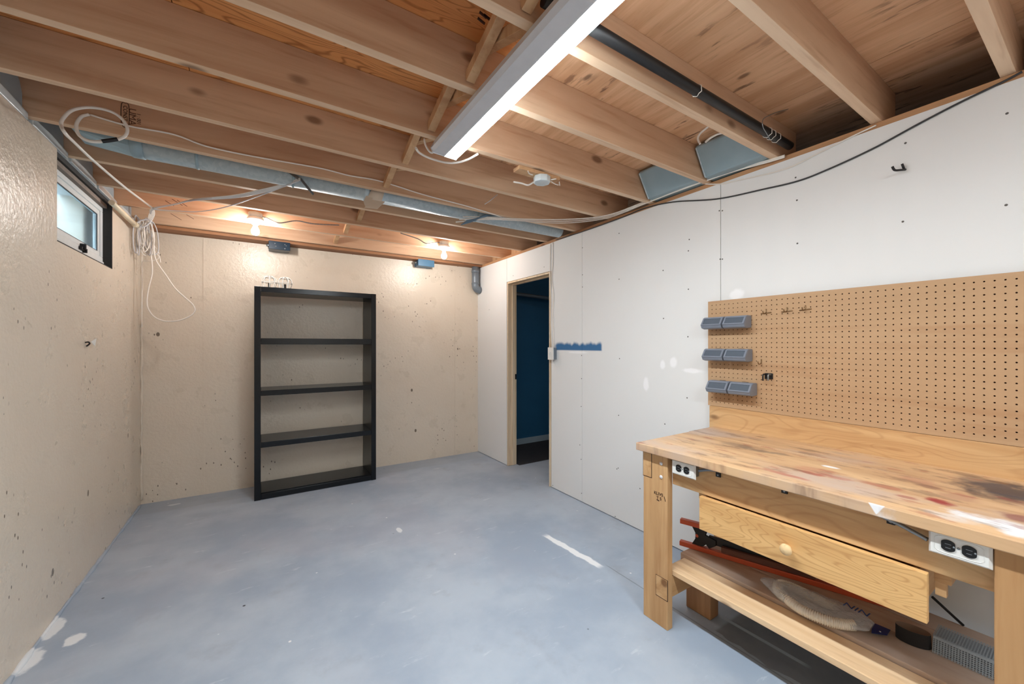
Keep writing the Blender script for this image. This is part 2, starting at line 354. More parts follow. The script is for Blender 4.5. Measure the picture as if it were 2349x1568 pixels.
# ================================================================== STRUCTURE
XL, XR, YF, YB = -0.86, 2.342, -1.7, 4.53
WT, JB, JT = 2.345, 2.365, 2.555                       # wall top, joist bottom, underside of the subfloor
struct('floor', MB().box(-1.15, 4.3, YF - .1, 4.75, -0.08, 0), 'painted_floor')
part('floor_carpet', MB().box(2.465, 4.2, 3.69, 4.44, 0.0005, 0.006), 'hall_carpet', bpy.data.objects['floor'])
# left wall with the window opening
WY0, WY1, WZ0 = 2.892, 3.762, 1.882
wl = struct('wall_left', MB().box(-1.12, XL, YF, WY0, 0, WT).box(-1.12, XL, WY1, 4.72, 0, WT).box(-1.12, XL, WY0, WY1, 0, WZ0), 'painted_concrete')
ybk = lambda x: YB - 0.021 * (x + 0.86)
wbk = struct('wall_back', MB().prism([(-1.12, ybk(-1.12), 0), (2.46, ybk(2.46), 0), (2.46, 4.72, 0), (-1.12, 4.72, 0)], (0, 0, 2.338)), 'painted_concrete')
struct('wall_front', MB().box(-1.12, 4.3, YF - .12, YF, 0, 2.62), 'painted_concrete')
# raised form joints and the caulked corner on the concrete walls
for px in (467, 1042):
    p = Py(px, 800, ybk(0.5)); part('form_joint', MB().box(p.x - .005, p.x + .005, ybk(p.x) - .004, ybk(p.x) + .004, 0.02, 2.33), 'painted_concrete', wbk)
pts = [Vector((XL + .006 + random.uniform(-.004, .004), ybk(XL) - .006 + random.uniform(-.004, .004), z * 0.04)) for z in range(1, 58)]
part('corner_bead', MB().tube(pts, 0.012, 6, rad=[random.uniform(.008, .016) for _ in pts]), 'painted_concrete', wbk)
# sealant along the foot of the left wall
pts = [Vector((XL + .004, y * 0.06, .004)) for y in range(-20, 76)]
part('floor_sealant', MB().tube(pts, 0.012, 6, rad=[random.uniform(.004, .016) for _ in pts]), 'painted_floor', wl)
# window
w1 = struct('window_1', MB().box(-.945, -.905, WY0 + .02, WY1 - .004, 1.925, 1.955).box(-.945, -.905, WY0 + .02, WY1 - .004, 2.262, 2.292).box(-.945, -.905, WY0 + .02, WY0 + .055, 1.955, 2.262).box(-.945, -.905, WY1 - .045, WY1 - .004, 1.955, 2.262), 'vinyl', bevel=.003)
part('sash', MB().box(-.935, -.912, WY0 + .055, WY1 - .045, 1.955, 1.985).box(-.935, -.912, WY0 + .055, WY1 - .045, 2.232, 2.262).box(-.935, -.912, WY0 + .055, WY0 + .08, 1.985, 2.232).box(-.935, -.912, WY1 - .075, WY1 - .045, 1.985, 2.232), 'vinyl', w1, .002)
part('pane', MB().box(-.926, -.922, WY0 + .08, WY1 - .075, 1.985, 2.232), 'window_glass', w1)
part('gasket', MB().tube([(-.916, WY0 + .082, 1.987), (-.916, WY1 - .077, 1.987), (-.916, WY1 - .077, 2.23), (-.916, WY0 + .082, 2.23)], .003, 6, True), 'cable_dark', w1)
part('latch', MB().box(-.912, -.89, 3.335, 3.40, 1.925, 1.945).box(-.905, -.878, 3.35, 3.362, 1.93, 1.965).box(-.905, -.88, 3.375, 3.385, 1.915, 1.94), 'black_metal', w1, .002)
part('head_board', MB().box(-.96, -.885, WY0, WY1 - .002, 2.293, 2.318), 'grey_wood', w1)
part('head_flashing', MB().box(-.96, -.872, WY0, WY1 - .002, 2.319, 2.35), 'tar', w1)
part('reveal_tar', MB().box(-1.0, XL + .001, WY1 - .003, WY1 - .0005, 1.885, 2.32).box(-1.0, XL - .003, WY0, WY1 - .003, 1.8825, 1.890), 'tar', w1)
part('sill', MB().box(-.955, -.90, WY0 + .01, WY1 - .004, 1.892, 1.924), 'vinyl', w1)
nn = 40; vs = []; fs = []
for i in range(nn + 1):                                # corrugated window well outside
    a = math.pi * (i / nn - .5); vs += [(-1.12 - .65 * math.cos(a) , 3.33 + .75 * math.sin(a), 1.3), (-1.12 - .65 * math.cos(a), 3.33 + .75 * math.sin(a), 2.75)]
for i in range(nn): fs.append((2 * i, 2 * i + 1, 2 * i + 3, 2 * i + 2))
part('window_well', MB().add(vs, fs, True).box(-1.9, -1.12, 2.5, 4.2, 1.2, 1.3), 'well_steel', w1)
# sill strip on top of the left wall, rim joist, poly covered insulation in every bay
wl_top = part('sill_strip', MB().box(-1.12, -.868, YF, 4.35, WT, JB - .002), 'poly_pale', wl)
# right wall: studs behind, drywall panels in front
DY0, DY1, DZ = 2.966, 3.757, 2.066
wr = struct('wall_right', MB().box(2.357, 2.445, YF, DY0, 0, WT - .012).box(2.357, 2.445, DY1, 4.47, 0, WT - .012).box(2.357, 2.445, DY0, DY1, DZ, WT - .012), 'pine_leg')
def panel(y0, y1, z0, z1): return part('drywall_panel', MB().box(XR, 2.3565, y0 + .0015, y1 - .0015, z0, z1), 'drywall', wr, .0012)
pans = [panel(DY1 + .006, 4.466, .006, 2.336), panel(2.958, DY1 + .006, DZ + .004, 2.336), panel(2.53, 2.958, .006, 2.338), panel(1.316, 2.53, .006, 2.338), panel(.096, 1.316, .006, 2.338), panel(YF, .096, .006, 2.338)]
part('drywall_panel', MB().box(2.4455, 2.458, YF, DY0 - .004, 0, 2.338).box(2.4455, 2.458, DY1 + .004, 4.44, 0, 2.338).box(2.4455, 2.458, DY0 - .004, DY1 + .004, DZ + .004, 2.338), 'hall_navy', wr)
part('top_plate', MB().box(2.3435, 2.452, YF, 4.47, WT - .008, JB - .001), 'plate_wood', wr, .002)
sc_pos = [(1122, 710, 0), (1268, 1113, 0), (1420, 535, 3), (1420, 640, 3), (1421, 822, 3), (1419, 952, 3), (1415, 1075, 3), (1521, 620, 3), (1522, 730, 3), (1525, 972, 3), (1579, 575, 3), (1579, 663, 3), (1578, 772, 3), (1576, 912, 3), (1581, 549, 3), (1336, 568, 3), (1336, 630, 3), (1336, 658, 3), (1334, 815, 2), (1334, 868, 3), (1333, 932, 3), (1330, 1020, 3), (1829, 558, 4), (2071, 508, 4), (1825, 407, 4), (1828, 459, 4), (1657, 594, 4), (1652, 594, 3), (1657, 483, 4), (1650, 483, 3), (2077, 328, 4), (2310, 260, 4), (2308, 470, 4), (1248, 612, 1), (1177, 632, 1), (1418, 1073, 3), (1468, 1120, 3), (1411, 1184, 3), (1333, 1053, 3), (1334, 1131, 3)]
for k, pn in enumerate(pans[:5]):
    mb = MB()
    for (px, py, kk) in sc_pos:
        if kk == k: mb.lathe(Px(px, py, XR - .0004), [(0, .0), (.0045, .0), (.0045, .0012)], (1, 0, 0), 8)
    if mb.v: part('screw_heads', mb, 'screw', pn, kind='stuff')
# doorway
d1 = struct('door_1', MB().box(2.344, 2.458, DY1 - .018, DY1 - .001, .002, DZ - .001), 'jamb_pine')
part('jamb', MB().box(2.336, 2.458, DY0 + .001, DY0 + .018, .002, DZ - .001), 'jamb_pine', d1, .001)
part('head_jamb', MB().box(2.338, 2.458, DY0 + .018, DY1 - .018, DZ - .019, DZ - .001), 'jamb_pine', d1, .001)
part('door_stop', MB().box(2.395, 2.43, DY1 - .03, DY1 - .018, .004, DZ - .019), 'jamb_pine', d1, .001)
part('door_stop', MB().box(2.395, 2.43, DY0 + .018, DY0 + .03, .004, DZ - .019), 'jamb_pine', d1, .001)
part('door_stop', MB().box(2.395, 2.43, DY0 + .03, DY1 - .03, DZ - .031, DZ - .019), 'jamb_pine', d1, .001)
part('strike_plate', MB().box(2.436, 2.457, DY1 - .0195, DY1 - .018, .97, 1.03), 'black_metal', d1)
# the dark blue room behind the doorway
whl = struct('wall_hall', MB().box(2.458, 4.3, 4.45, 4.72, 0, 2.62).box(4.2, 4.3, YF, 4.45, 0, 2.62), 'hall_navy')
b = struct('baseboard_hall', MB().box(2.465, 4.19, 4.436, 4.449, .007, .085), 'hall_base', bevel=.002)
a0, a1 = Py(1182, 673, 4.32), Py(1275, 686, 4.32)
solo('hall_pipe', MB().tube([a0 - (a1 - a0) * .4, a1 + (a1 - a0) * .9], .025, 10), 'grey_paint_metal', 'grey pipe running high across the dark blue wall behind the doorway', 'pipe')

# ------------------------------------------------------------------ ceiling: subfloor sheets, joists, bridging
ceil = struct('ceiling', MB().box(-1.12, 4.3, YF - .1, 4.72, JT + .014, JT + .05), 'ply_knotty')
for i, (x0, x1) in enumerate(((-1.1, -.26), (-.26, .96), (.96, 2.18), (2.18, 4.2))):
    for (y0, y1) in ((YF, -.97), (-.97, 1.40), (1.40, 3.80), (3.80, 4.70)):
        part('plywood_sheet', MB().box(x0 + .0015, x1 - .0015, y0 + .0015, y1 - .0015, JT, JT + .0135), 'ply_flame' if i < 2 else 'ply_knotty', ceil)
jy = [.252, .624, 1.035, 1.418, 1.83, 2.235, 2.635, 3.06, 3.49, 3.902, 4.35, -.16, -.57, -.98, -1.39]   # far lower edges
jm = tomesh('joist', MB().box(-1.75, 1.75, -.019, .019, JB, JT - .001)); jm.materials.append(M['joist']); jm.materials.append(M['joist_lit_underside'])
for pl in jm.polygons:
    if pl.normal.z < -.9: pl.material_index = 1  # downward faces take the paler wood with the bounce light painted in
joists = []
for y in jy:
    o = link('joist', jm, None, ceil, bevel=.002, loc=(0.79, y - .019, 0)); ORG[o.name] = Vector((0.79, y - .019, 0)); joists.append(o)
part('rim_joist', MB().box(-1.12, -.962, YF, 4.70, JB, JT - .001), 'joist', ceil)
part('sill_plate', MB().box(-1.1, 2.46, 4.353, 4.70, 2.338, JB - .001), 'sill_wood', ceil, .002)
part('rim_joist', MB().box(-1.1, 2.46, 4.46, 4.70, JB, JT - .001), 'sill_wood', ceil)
part('blocking', MB().box(2.47, 2.508, 3.50, 4.31, JB, JT - .001), 'brace', ceil)
for k in range(10):                                    # poly covered insulation at the left ends of the bays
    y0, y1 = jy[k], jy[k + 1] - .038
    if y1 < 1.2: continue
    prof = [(y0 + .004, JB), (y1 - .004, JB), (y1 - .004, JT - .10), (y1 - .03, JT - .05), (y1 - .09, JT - .02), (y0 + .004, JT - .012)]
    part('rim_insulation', MB().prism([(-.955, y, z) for y, z in prof], (.083, 0, 0)), 'poly_sheet', wl, .008)
    part('poly_flap', MB().prism([(-.871, y0 + .003, WT + .001), (-.871, y1 - .003, WT + .001), (-.871, y1 - .003, JB + .012), (-.871, (y0 + y1) / 2, JB + .022), (-.871, y0 + .003, JB + .016)], (.014, 0, 0)), 'poly_pale', wl, .003)
def brace(p0, p1): part('bridging_brace', MB().bar(p0, p1, .04, .036, (1, 0, 0)), 'brace', ceil, .002)
for k in range(1, 10):
    y0, y1 = jy[k], jy[k + 1] - .038
    if k in (6,): continue
    x = .71 if k != 9 else .66
    if k == 8: x = .68
    brace((x - .022, y0 - .001, JT - .03), (x - .022, y1 + .001, JB + .035))
    brace((x + .022, y0 - .001, JB + .035), (x + .022, y1 + .001, JT - .03))
for y0, y1 in ((jy[0], jy[1] - .038), (jy[11], jy[0] - .038)):
    brace((.688, y0, JT - .03), (.688, y1, JB + .035)); brace((.732, y0, JB + .035), (.732, y1, JT - .03))
brace((.71 - .022, jy[6], JT - .03), (.71 - .022, jy[6] + .2, JB + .14))
# mill stamps and marks on the timber
def on_joist(jo, px, py, yface, body, size, rot, mat='ink'):
    p = Py(px, py, yface - .0006)
    mw = Matrix.Translation(p - ORG[jo.name]) @ Matrix.Rotation(math.pi / 2, 4, 'X') @ Matrix.Rotation(rot, 4, 'Z')
    link('mill_stamp', textmesh(body, size, mw), mat, jo)
J7 = joists[6]; yf7 = jy[6] - .038
on_joist(J7, 303, 268, yf7, 'UMA', .038, -math.pi / 2, 'ink_light')
on_joist(J7, 287, 264, yf7, 'CONST 2', .022, -math.pi / 2, 'ink')
on_joist(J7, 318, 273, yf7, '1 : 001', .020, -math.pi / 2, 'ink')
mb = MB(); p0 = Py(287, 263, yf7 - .0006)
part('stamp_outline', MB().tube(spl([(p0.x - .012, yf7 - .0005, p0.z - .05), (p0.x + .012, yf7 - .0005, p0.z - .05), (p0.x + .013, yf7 - .0005, p0.z + .045), (p0.x, yf7 - .0005, p0.z + .056), (p0.x - .013, yf7 - .0005, p0.z + .045)], 5, True), .0015, 4, True), 'ink', ceil)
for px, py, L in ((389, 466, .05), (407, 464, .06), (418, 466, .06), (404, 497, .07), (436, 497, .05)):
    p = Py(px, py, (jy[9] if py < 480 else jy[10]) - .0385)
    part('pencil_mark', MB().bar(p + Vector((-L / 2, 0, L * .3)), p + Vector((L / 2, 0, -L * .3)), .001, .003), 'ink', ceil)
for px, py in ((1108, 34), (1118, 40), (1104, 48)):
    p = Py(px, py, 1.22); part('brace_mark', MB().bar(p + Vector((-.014, 0, .004)), p + Vector((.014, 0, -.004)), .004, .008), 'ink', ceil)

# ================================================================== LIGHT FITTINGS
def fluoro(y0, y1, label):
    o = thing('strip_light', label, 'light fixture', (.765, (y0 + y1) / 2, 2.30), 'fluorescent strip lights')
    x0, x1 = .698, .832
    part('housing', MB().prism([(x0, y0, 2.318), (x0 + .012, y0, 2.302), (x1, y0, 2.302), (x1, y0, JB - .002), (x0 + .02, y0, JB - .002), (x0 + .012, y0, 2.335)], (0, y1 - y0, 0)), 'fixture_grey', o, .001)
    part('reflector', MB().prism([(x0 + .012, y0, 2.3015), (x0 + .072, y0, 2.296), (x0 + .072, y0, 2.2985), (x0 + .012, y0, 2.304)], (0, y1 - y0, 0)), 'fixture_grey', o)
    n = 8; prof = [(x0 + .072 + .062 * i / n, 2.2965 - .003 * math.sin(math.pi * i / n)) for i in range(n + 1)]
    mb = MB(); mb.prism([(x, y0 + .003, z) for x, z in prof] + [(x1, y0 + .003, 2.3015), (x0 + .072, y0 + .003, 2.3015)], (0, y1 - y0 - .006, 0))
    part('lens', mb, 'tube_lens', o)
    part('end_cap', MB().prism([(x0 - .002, y1, 2.32), (x0 + .01, y1, 2.298), (x1 + .001, y1, 2.293), (x1 + .001, y1, JB - .002), (x0 + .02, y1, JB - .002)], (0, .002, 0)), 'fixture_grey', o)
    return o
fluoro(.60, 1.82, 'long white fluorescent strip light glowing under the open floor joists')
fluoro(-1.45, -.23, 'added second white fluorescent strip light, unseen fill in line behind the long one')  # unseen second fixture, added to help light the room
def lampholder(x, y, label):
    o = thing('lampholder', label, 'light fixture', (x, y, 2.25), 'porcelain lampholders under the joists')
    part('junction_box', MB().lathe((x, y, 2.388), [(0, 0), (.05, 0), (.05, .042), (0, .042)], n=8), 'poly_pale', o)
    part('holder', MB().lathe((x, y, 2.336), [(0, .006), (.024, .0), (.028, .012), (.032, .022), (.056, .032), (.060, .044), (.056, .051), (0, .051)]), 'porcelain', o)
    bo = part('bulb', MB().lathe((x, y, 2.249), [(0, 0), (.014, .003), (.024, .012), (.029, .026), (.027, .043), (.018, .062), (.013, .075), (.013, .094)], n=20), 'bulb_glow', o)
    return o
lampholder(-.035, 3.80, 'lit bare bulb in a porcelain holder above the navy electrical box')
lampholder(1.60, 3.80, 'lit bare bulb in a porcelain holder above the pale blue electrical box')
def flex(name, pts, r, mat, label, group=None, ribs=True, n=6):
    c = spl(pts, n)
    if ribs:
        q = []
        for i in range(len(c) - 1):
            for k in range(3): q.append(c[i].lerp(c[i + 1], k / 3))
        rad = [r * (1.0 if i % 2 else .78) for i in range(len(q))]; mb = MB().tube(q, r, 7, rad=rad)
    else: mb = MB().tube(c, r, 7)
    return solo(name, mb, mat, label, 'cable', group, org=tuple(c[0]))
yj = jy[9] - .045
flex('armoured_cable', [(.012, 3.80, 2.41), (.05, 3.80, 2.40)] + [Py(px, py, 3.77) for px, py in ((640, 511), (680, 506), (720, 513), (780, 516))], .006, 'steel', 'grey armoured cable clipped along the joist beside the bulb over the bookcase')
flex('armoured_cable', [(1.555, 3.80, 2.412), (1.52, 3.80, 2.41)] + [Py(px, py, 3.78) for px, py in ((978, 558), (960, 548), (940, 541), (918, 534))], .006, 'steel', 'grey armoured cable clipped to the joist beside the bulb near the corner pipe')
for nm, mat, px0, px1, pz, lab in (('electrical_box', 'navy_box', 617, 665, 560, 'navy blue electrical box with silver screws under the sill over the bookcase'), ('electrical_box', 'blue_box', 960, 996, 601, 'pale blue electrical box under the sill near the corner pipe')):
    a, b2 = Py(px0, pz, 4.345), Py(px1, pz, 4.345)
    o = thing(nm, lab, 'electrical box', ((a.x + b2.x) / 2, 4.40, 2.27))
    part('box_body', MB().box(a.x, b2.x, 4.36, 4.498, 2.272, 2.336), mat, o, .006)
    part('cover', MB().box(a.x - .003, b2.x + .003, 4.345, 4.36, 2.268, 2.346), mat, o, .004)
    mb = MB()
    for fx, fz in ((.28, 2.335), (.32, 2.31), (.76, 2.335), (.82, 2.325), (.76, 2.296)): mb.lathe((a.x + (b2.x - a.x) * fx, 4.3445, fz - .012), [(0, 0), (.006, 0), (.006, .002)], (0, 1, 0), 8)
    if mat == 'navy_box': part('screw', mb, 'steel', o, kind='stuff')
    part('connector', MB().lathe((a.x, 4.40, 2.31), [(0, -.02), (.012, -.02), (.014, -.006), (.014, 0)], (1, 0, 0), 10), 'steel', o)
# octagon box with loose wires on a cleat under the joist
ob = Pz(1243, 412, 2.325)
o = thing('ceiling_box', 'round galvanised junction box with loose wires hanging under the joist', 'junction box', (ob.x, ob.y, 2.30))
part('box_body', MB().lathe((ob.x, ob.y, 2.305), [(0, .0), (.048, .0), (.05, .004), (.05, .036), (0, .036)], n=8), 'poly_pale', o, .002)
part('cleat', MB().box(ob.x - .17, ob.x + .12, ob.y - .02, ob.y + .045, 2.3425, JB - .001), 'brace', o, .002)
for pts in ([(1228, 414), (1212, 424), (1196, 420), (1178, 417)], [(1222, 401), (1214, 398), (1211, 392)], [(1264, 412), (1276, 410)], [(1264, 416), (1274, 422), (1281, 424)], [(1283, 417), (1284, 425)]):
    part('loose_wire', MB().tube(spl([Pz(px, py, 2.318) for px, py in pts], 6), .005 if pts[0] == (1228, 414) else .003, 7), 'cable_white', o)

emitter('hall_fill_glow', (1.0, 0.95, 0.88), 22.0)  # weak emitter for the unseen bulb added to brighten the blue room
hl = lampholder(3.55, 2.3, 'added unseen dim bulb in a porcelain holder, fill for the dark blue room behind the doorway')
for ch in hl.children:
    if ch.name.startswith('bulb'): ch.data.materials[0] = M['hall_fill_glow']
# ================================================================== DUCTS AND PIPES
dz, dy = 2.398, 2.765
o = thing('round_duct', 'long galvanised round duct slung between two joists', 'duct', (.8, dy, dz))
part('pipe', MB().lathe((-.52, dy, dz), [(0, 0), (.0625, 0), (.0625, 1.10), (.064, 1.10), (.064, 1.13), (.0625, 1.13), (.0625, 2.80), (0, 2.80)], (1, 0, 0), 24), 'galvanised', o)
part('collar', MB().lathe((-.56, dy, dz), [(.0625, 0), (.066, .005), (.066, .05), (.0625, .05)], (1, 0, 0), 24), 'galvanised_dull', o)
e = [(-.56, dy + .0625 * math.cos(a * math.pi / 6), dz + .0625 * math.sin(a * math.pi / 6)) for a in range(12)]
s4 = [(-.76, dy + max(-.06, min(.12, .16 * math.cos(a * math.pi / 6))), 2.44 + max(-.045, min(.06, .09 * math.sin(a * math.pi / 6)))) for a in range(12)]
part('transition', MB().add(e + s4, [(i, (i + 1) % 12, 12 + (i + 1) % 12, 12 + i) for i in range(12)] + [tuple(range(12, 24))]), 'galvanised_dull', o)
for x in (-.30, .16, 1.42): part('seam_band', MB().lathe((x, dy, dz), [(.0625, 0), (.0655, .002), (.0655, .012), (.0625, .014)], (1, 0, 0), 24), 'galvanised_dull', o)
# beige strap wrapped round the duct
a = .66
pr = [(x, z) for x, z in ((-.05, .075), (.05, .075))]
vs, fs = [], []
for i in range(9):
    ang = math.radians(-190 + i * 28); r = .068
    for dx in (-.035 - .004 * i, .045 + .003 * i): vs.append((a + dx + .02 * math.sin(ang), dy + r * math.cos(ang), dz + r * math.sin(ang)))
for i in range(8): fs.append((2 * i, 2 * i + 1, 2 * i + 3, 2 * i + 2))
mb = MB().add(vs, fs, True); mb.prism([Py(px, py, dy - .03) for px, py in ((836, 476), (862, 443), (893, 450), (880, 466), (866, 479))], (0, .004, 0)); mb.prism([Py(px, py, dy - .045) for px, py in ((834, 462), (840, 448), (858, 446), (848, 470), (838, 472))], (0, .003, .0))
so = solo('duct_strap', mb, 'beige_card', 'beige torn strap hanging round the galvanised duct', 'strap', org=(a, dy, dz - .06))
m = so.modifiers.new('thick', 'SOLIDIFY'); m.thickness = .002
p0, p1 = Py(690, 411, dy - .07), Py(719, 446, dy - .02)
solo('hanger_strap', MB().bar(p0 + Vector((-.06, 0, .03)), p0 + Vector((.0, 0, -.004)), .004, .018).bar(p0, p1, .004, .016), 'steel', 'bent steel hanger strap dangling from the galvanised duct', 'strap', org=tuple(p0))
def boot(k, lab):
    y0, y1 = jy[k] + .006, jy[k + 1] - .044            # bay between joists
    o = thing('stack_boot', lab, 'duct', (2.30, (y0 + y1) / 2, JB), 'galvanised duct boots over the drywall')
    part('sheet', MB().prism([(2.165, y0, JT - .03), (2.262, y0, 2.372), (2.44, y0, 2.372), (2.44, y0, JT - .012), (2.18, y0, JT - .012)], (0, y1 - y0, 0)), 'galvanised_dull', o, .008)
    part('edge_fold', MB().bar((2.164, y1 - .012, JT - .031), (2.261, y1 - .012, 2.371), .006, .012), 'galvanised', o, .002)
boot(2, 'galvanised sheet-metal duct boot with two white cables behind it')
boot(3, 'galvanised sheet-metal duct boot in the joist bay next to the first boot')
by, bz = .945, 2.402
o = thing('black_pipe', 'black iron pipe running along the joist to the drywall', 'pipe', (1.5, by, bz))
part('pipe', MB().tube([(.72, by, bz), (2.335, by, bz)], .020, 16), 'black_metal', o)
for px, dx in ((1598, 0), (1760, 0), (1769, .02), (1780, .0)):
    p = Py(px, 270, by); part('wire_tie', MB().tube([(p.x + .004 * math.sin(3 * q), by + .0225 * math.cos(q * math.pi / 6), bz + .0225 * math.sin(q * math.pi / 6)) for q in range(12)], .002, 5, True), 'cable_white', o)
part('hanging_wire', MB().tube(spl([Py(px, py, .90) for px, py in ((1766, 320), (1758, 305), (1750, 290), (1752, 272), (1780, 258), (1808, 250))], 6), .002, 5), 'steel', o)
ex, ey = 2.272, 4.395
o = thing('downpipe', 'grey galvanised pipe with an elbow in the corner by the drywall', 'pipe', (ex, ey, 2.02))
pts = [Vector((ex, ey, 2.337)), Vector((ex, ey, 2.20)), Vector((ex, ey, 2.14))] + [Vector((ex + .05 * (1 - math.cos(q)), ey, 2.10 - .045 * math.sin(q))) for q in (0, .4, .8, 1.2, 1.57)] + [Vector((2.341, ey, 2.055))]
part('pipe', MB().tube(pts, .045, 16), 'grey_paint_metal', o)
part('collar', MB().tube([(ex, ey, 2.27), (ex, ey, 2.30)], .049, 16), 'grey_paint_metal', o)
part('collar', MB().tube([(ex, ey, 2.12), (ex, ey, 2.14)], .048, 16), 'grey_paint_metal', o)
pp0, pp1 = Px(256, 464, -.835), Px(312, 517, -.815)
o = thing('conduit', 'cream plastic conduit sloping from the window to the cable bundle', 'pipe', tuple(pp0))
part('pipe', MB().tube([pp0, pp1], .017, 12), 'pvc_cream', o)
part('cap', MB().tube([pp1 - (pp1 - pp0).normalized() * .05, pp1], .021, 12), 'pvc_cream', o)

# ================================================================== CABLES
def cable(pts, r, mat, label, n=8, group=None): return solo('cable', MB().tube(spl(pts, n), r, 8), mat, label, 'cable', group, org=tuple(Vector(pts[0])))
yc = jy[6] - .045
run = [Py(px, py, yc) for px, py in ((204, 262), (293, 288), (398, 308), (473, 335), (579, 358), (732, 385), (800, 402), (872, 415), (971, 446), (1073, 473), (1150, 497))]
cable(run, .0045, 'cable_white', 'thin white cable stapled along the stamped joist')
loop = [(204, 262), (186, 268), (175, 287), (180, 308), (198, 321), (222, 325), (250, 322), (272, 319), (288, 310), (292, 295), (282, 275), (262, 259), (232, 249), (198, 246), (165, 253), (146, 270), (140, 286), (150, 306)]
lp = [Pz(px, py, 2.345 - .0) for px, py in loop]
lp = [Py(px, py, 2.58 - .004 * i) for i, (px, py) in enumerate(loop)]
endp = Vector((-.745, 4.15, 2.36)); far = [lp[-1].lerp(Py(352, 478, 4.15), s) for s in (.15, .4, .7, 1.0)]
for i, (px, py) in enumerate(((172, 328), (221, 374), (290, 432), (352, 478))):
    far[i] = Pz(px, py, (2.35, 2.345, 2.345, 2.345)[i])
o = thing('cable_loop', 'white cable with a taped splice looping below the joists by the window', 'cable', tuple(lp[0]))
part('cable', MB().tube(spl(lp + far, 8), .0068, 8), 'cable_white', o)
part('tape', MB().tube(spl([Py(px, py, 2.552) for px, py in ((234, 324), (250, 322), (270, 319))], 5), .009, 8), 'tape_black', o)
yb = 4.15
for i in range(6):
    u = i - 2.5
    pts = [Pz(px, py + u * k, 2.348 - .002 * i) for px, py, k in ((345, 490, 0), (352 + u, 478, .3), (400, 468, .3), (447, 458, .5), (540, 450, 1.2), (610, 436, 1.5), (660, 422, .9))] + [Py(688, 411 + u, 2.69)]
    cable(pts, .004, ('cable_white', 'cable_grey')[i % 2], 'pale cable in the bundle strung from the corner coil to the galvanised duct', 8, 'cables strung from the coil to the duct')
cable([Pz(px, py, 2.335) for px, py in ((352, 480), (400, 483), (455, 485), (520, 474), (600, 447), (680, 416))], .0035, 'cable_grey', 'grey cable sagging below the bundle between the corner coil and the duct')
# the coil of spare cable hanging in the corner
ctr = Py(330, 540, 4.22)
o = thing('cable_coil', 'hank of coiled white and grey cable hanging in the corner by the window', 'cable', tuple(ctr))
for i in range(13):
    u = (i - 6) / 6; cx = ctr.x + .045 * u + random.uniform(-.01, .01); cy = ctr.y + random.uniform(-.04, .04)
    wd = random.uniform(.012, .03); h0 = random.uniform(.10, .16); zc = 2.235 + random.uniform(-.02, .01)
    pts = [Vector((cx + wd * math.sin(q) * (1 + .3 * u), cy + .03 * math.sin(q + i), zc + h0 * math.cos(q))) for q in [k * math.pi / 4 for k in range(8)]]
    pts = [p + Vector((random.uniform(-.006, .006), 0, random.uniform(-.01, .01))) for p in pts]
    part('strand', MB().tube(spl(pts, 5, True), .0042, 6, True), 'cable_white' if i % 3 else 'cable_grey', o)
part('wrap', MB().tube(spl([Py(px, py, 4.15) for px, py in ((315, 512), (322, 520), (334, 518), (345, 508), (338, 503), (322, 506))], 5, True), .006, 6, True), 'cable_grey', o)
for i in range(5): part('neck_strand', MB().tube(spl([Py(336 + i, 520 - i, 4.2), Py(340 + i * 2, 505, 4.18), Py(342 + i * 3, 492, 4.16), Py(349 + i, 480, yb)], 6), .0042, 6), 'cable_white', o)
for pts in (((345, 530), (352, 560), (362, 575), (366, 590), (368, 602)), ((338, 545), (352, 572), (364, 590), (350, 598), (327, 601), (326, 640), (325, 750)), ((300, 530), (295, 552), (299, 575), (294, 600)), ((303, 545), (304, 575), (299, 604)), ((343, 525), (354, 545), (352, 572), (360, 582))):
    part('loose_end', MB().tube(spl([Py(px, py, 4.28) for px, py in pts], 6), .0038, 6), 'cable_white', o)
hang = ((342, 566), (347, 590), (349, 625), (341, 660), (337, 690), (341, 710), (355, 727), (378, 736), (408, 735), (435, 725), (447, 712), (442, 698), (422, 680), (401, 660), (380, 630), (357, 595), (352, 560), (342, 535))
cable([Py(px, py, 4.24) for px, py in hang], .0052, 'cable_white', 'single white cable hanging down in a wide teardrop loop from the coil')
# white cables swung from the duct to the top of the drywall
for i in range(3):
    u = i - 1
    pts = [Py(1062 - 8 * i, 497 + i * 6, 2.69), Py(1110, 497 + i * 3, 2.69), Pz(1175, 503 + u * 2, 2.35), Pz(1290, 507 + u * 4, 2.345), Pz(1390, 497 + u * 3, 2.345)] + [Px(px, py + u * 2.4, 2.30) for px, py in ((1480, 464), (1540, 441), (1597, 420))] + [Px(px, py + u * 2, 2.325) for px, py in ((1680, 392), (1760, 370), (1800, 358))]
    cable(pts, .0042, 'cable_white', ('uppermost', 'middle', 'lowest')[i] + ' of three white cables sagging from the duct to the drywall top', 8, 'white cables along the drywall top')
cable([Px(px, py, 2.337) for px, py in ((1597, 420), (1650, 422), (1700, 412), (1800, 388), (1880, 350), (1950, 315), (2010, 287))], .0035, 'cable_white', 'thin white cable drooping across the drywall above the black cable')
blk = ((1275, 550), (1330, 533), (1420, 501), (1480, 477), (1545, 463), (1645, 456), (1750, 434), (1830, 415), (1900, 388), (2000, 342), (2100, 288), (2200, 236), (2300, 188), (2345, 164))
cable([Px(px, py, 2.337) for px, py in blk], .0042, 'cable_dark', 'long black cable drooping along the top of the drywall')
cable([Px(px, py, 2.338) for px, py in ((1268, 556), (1268, 600), (1266, 640), (1270, 680), (1268, 720), (1270, 760), (1270, 797))], .0052, 'cable_white', 'white cable running down the drywall to the switch box')
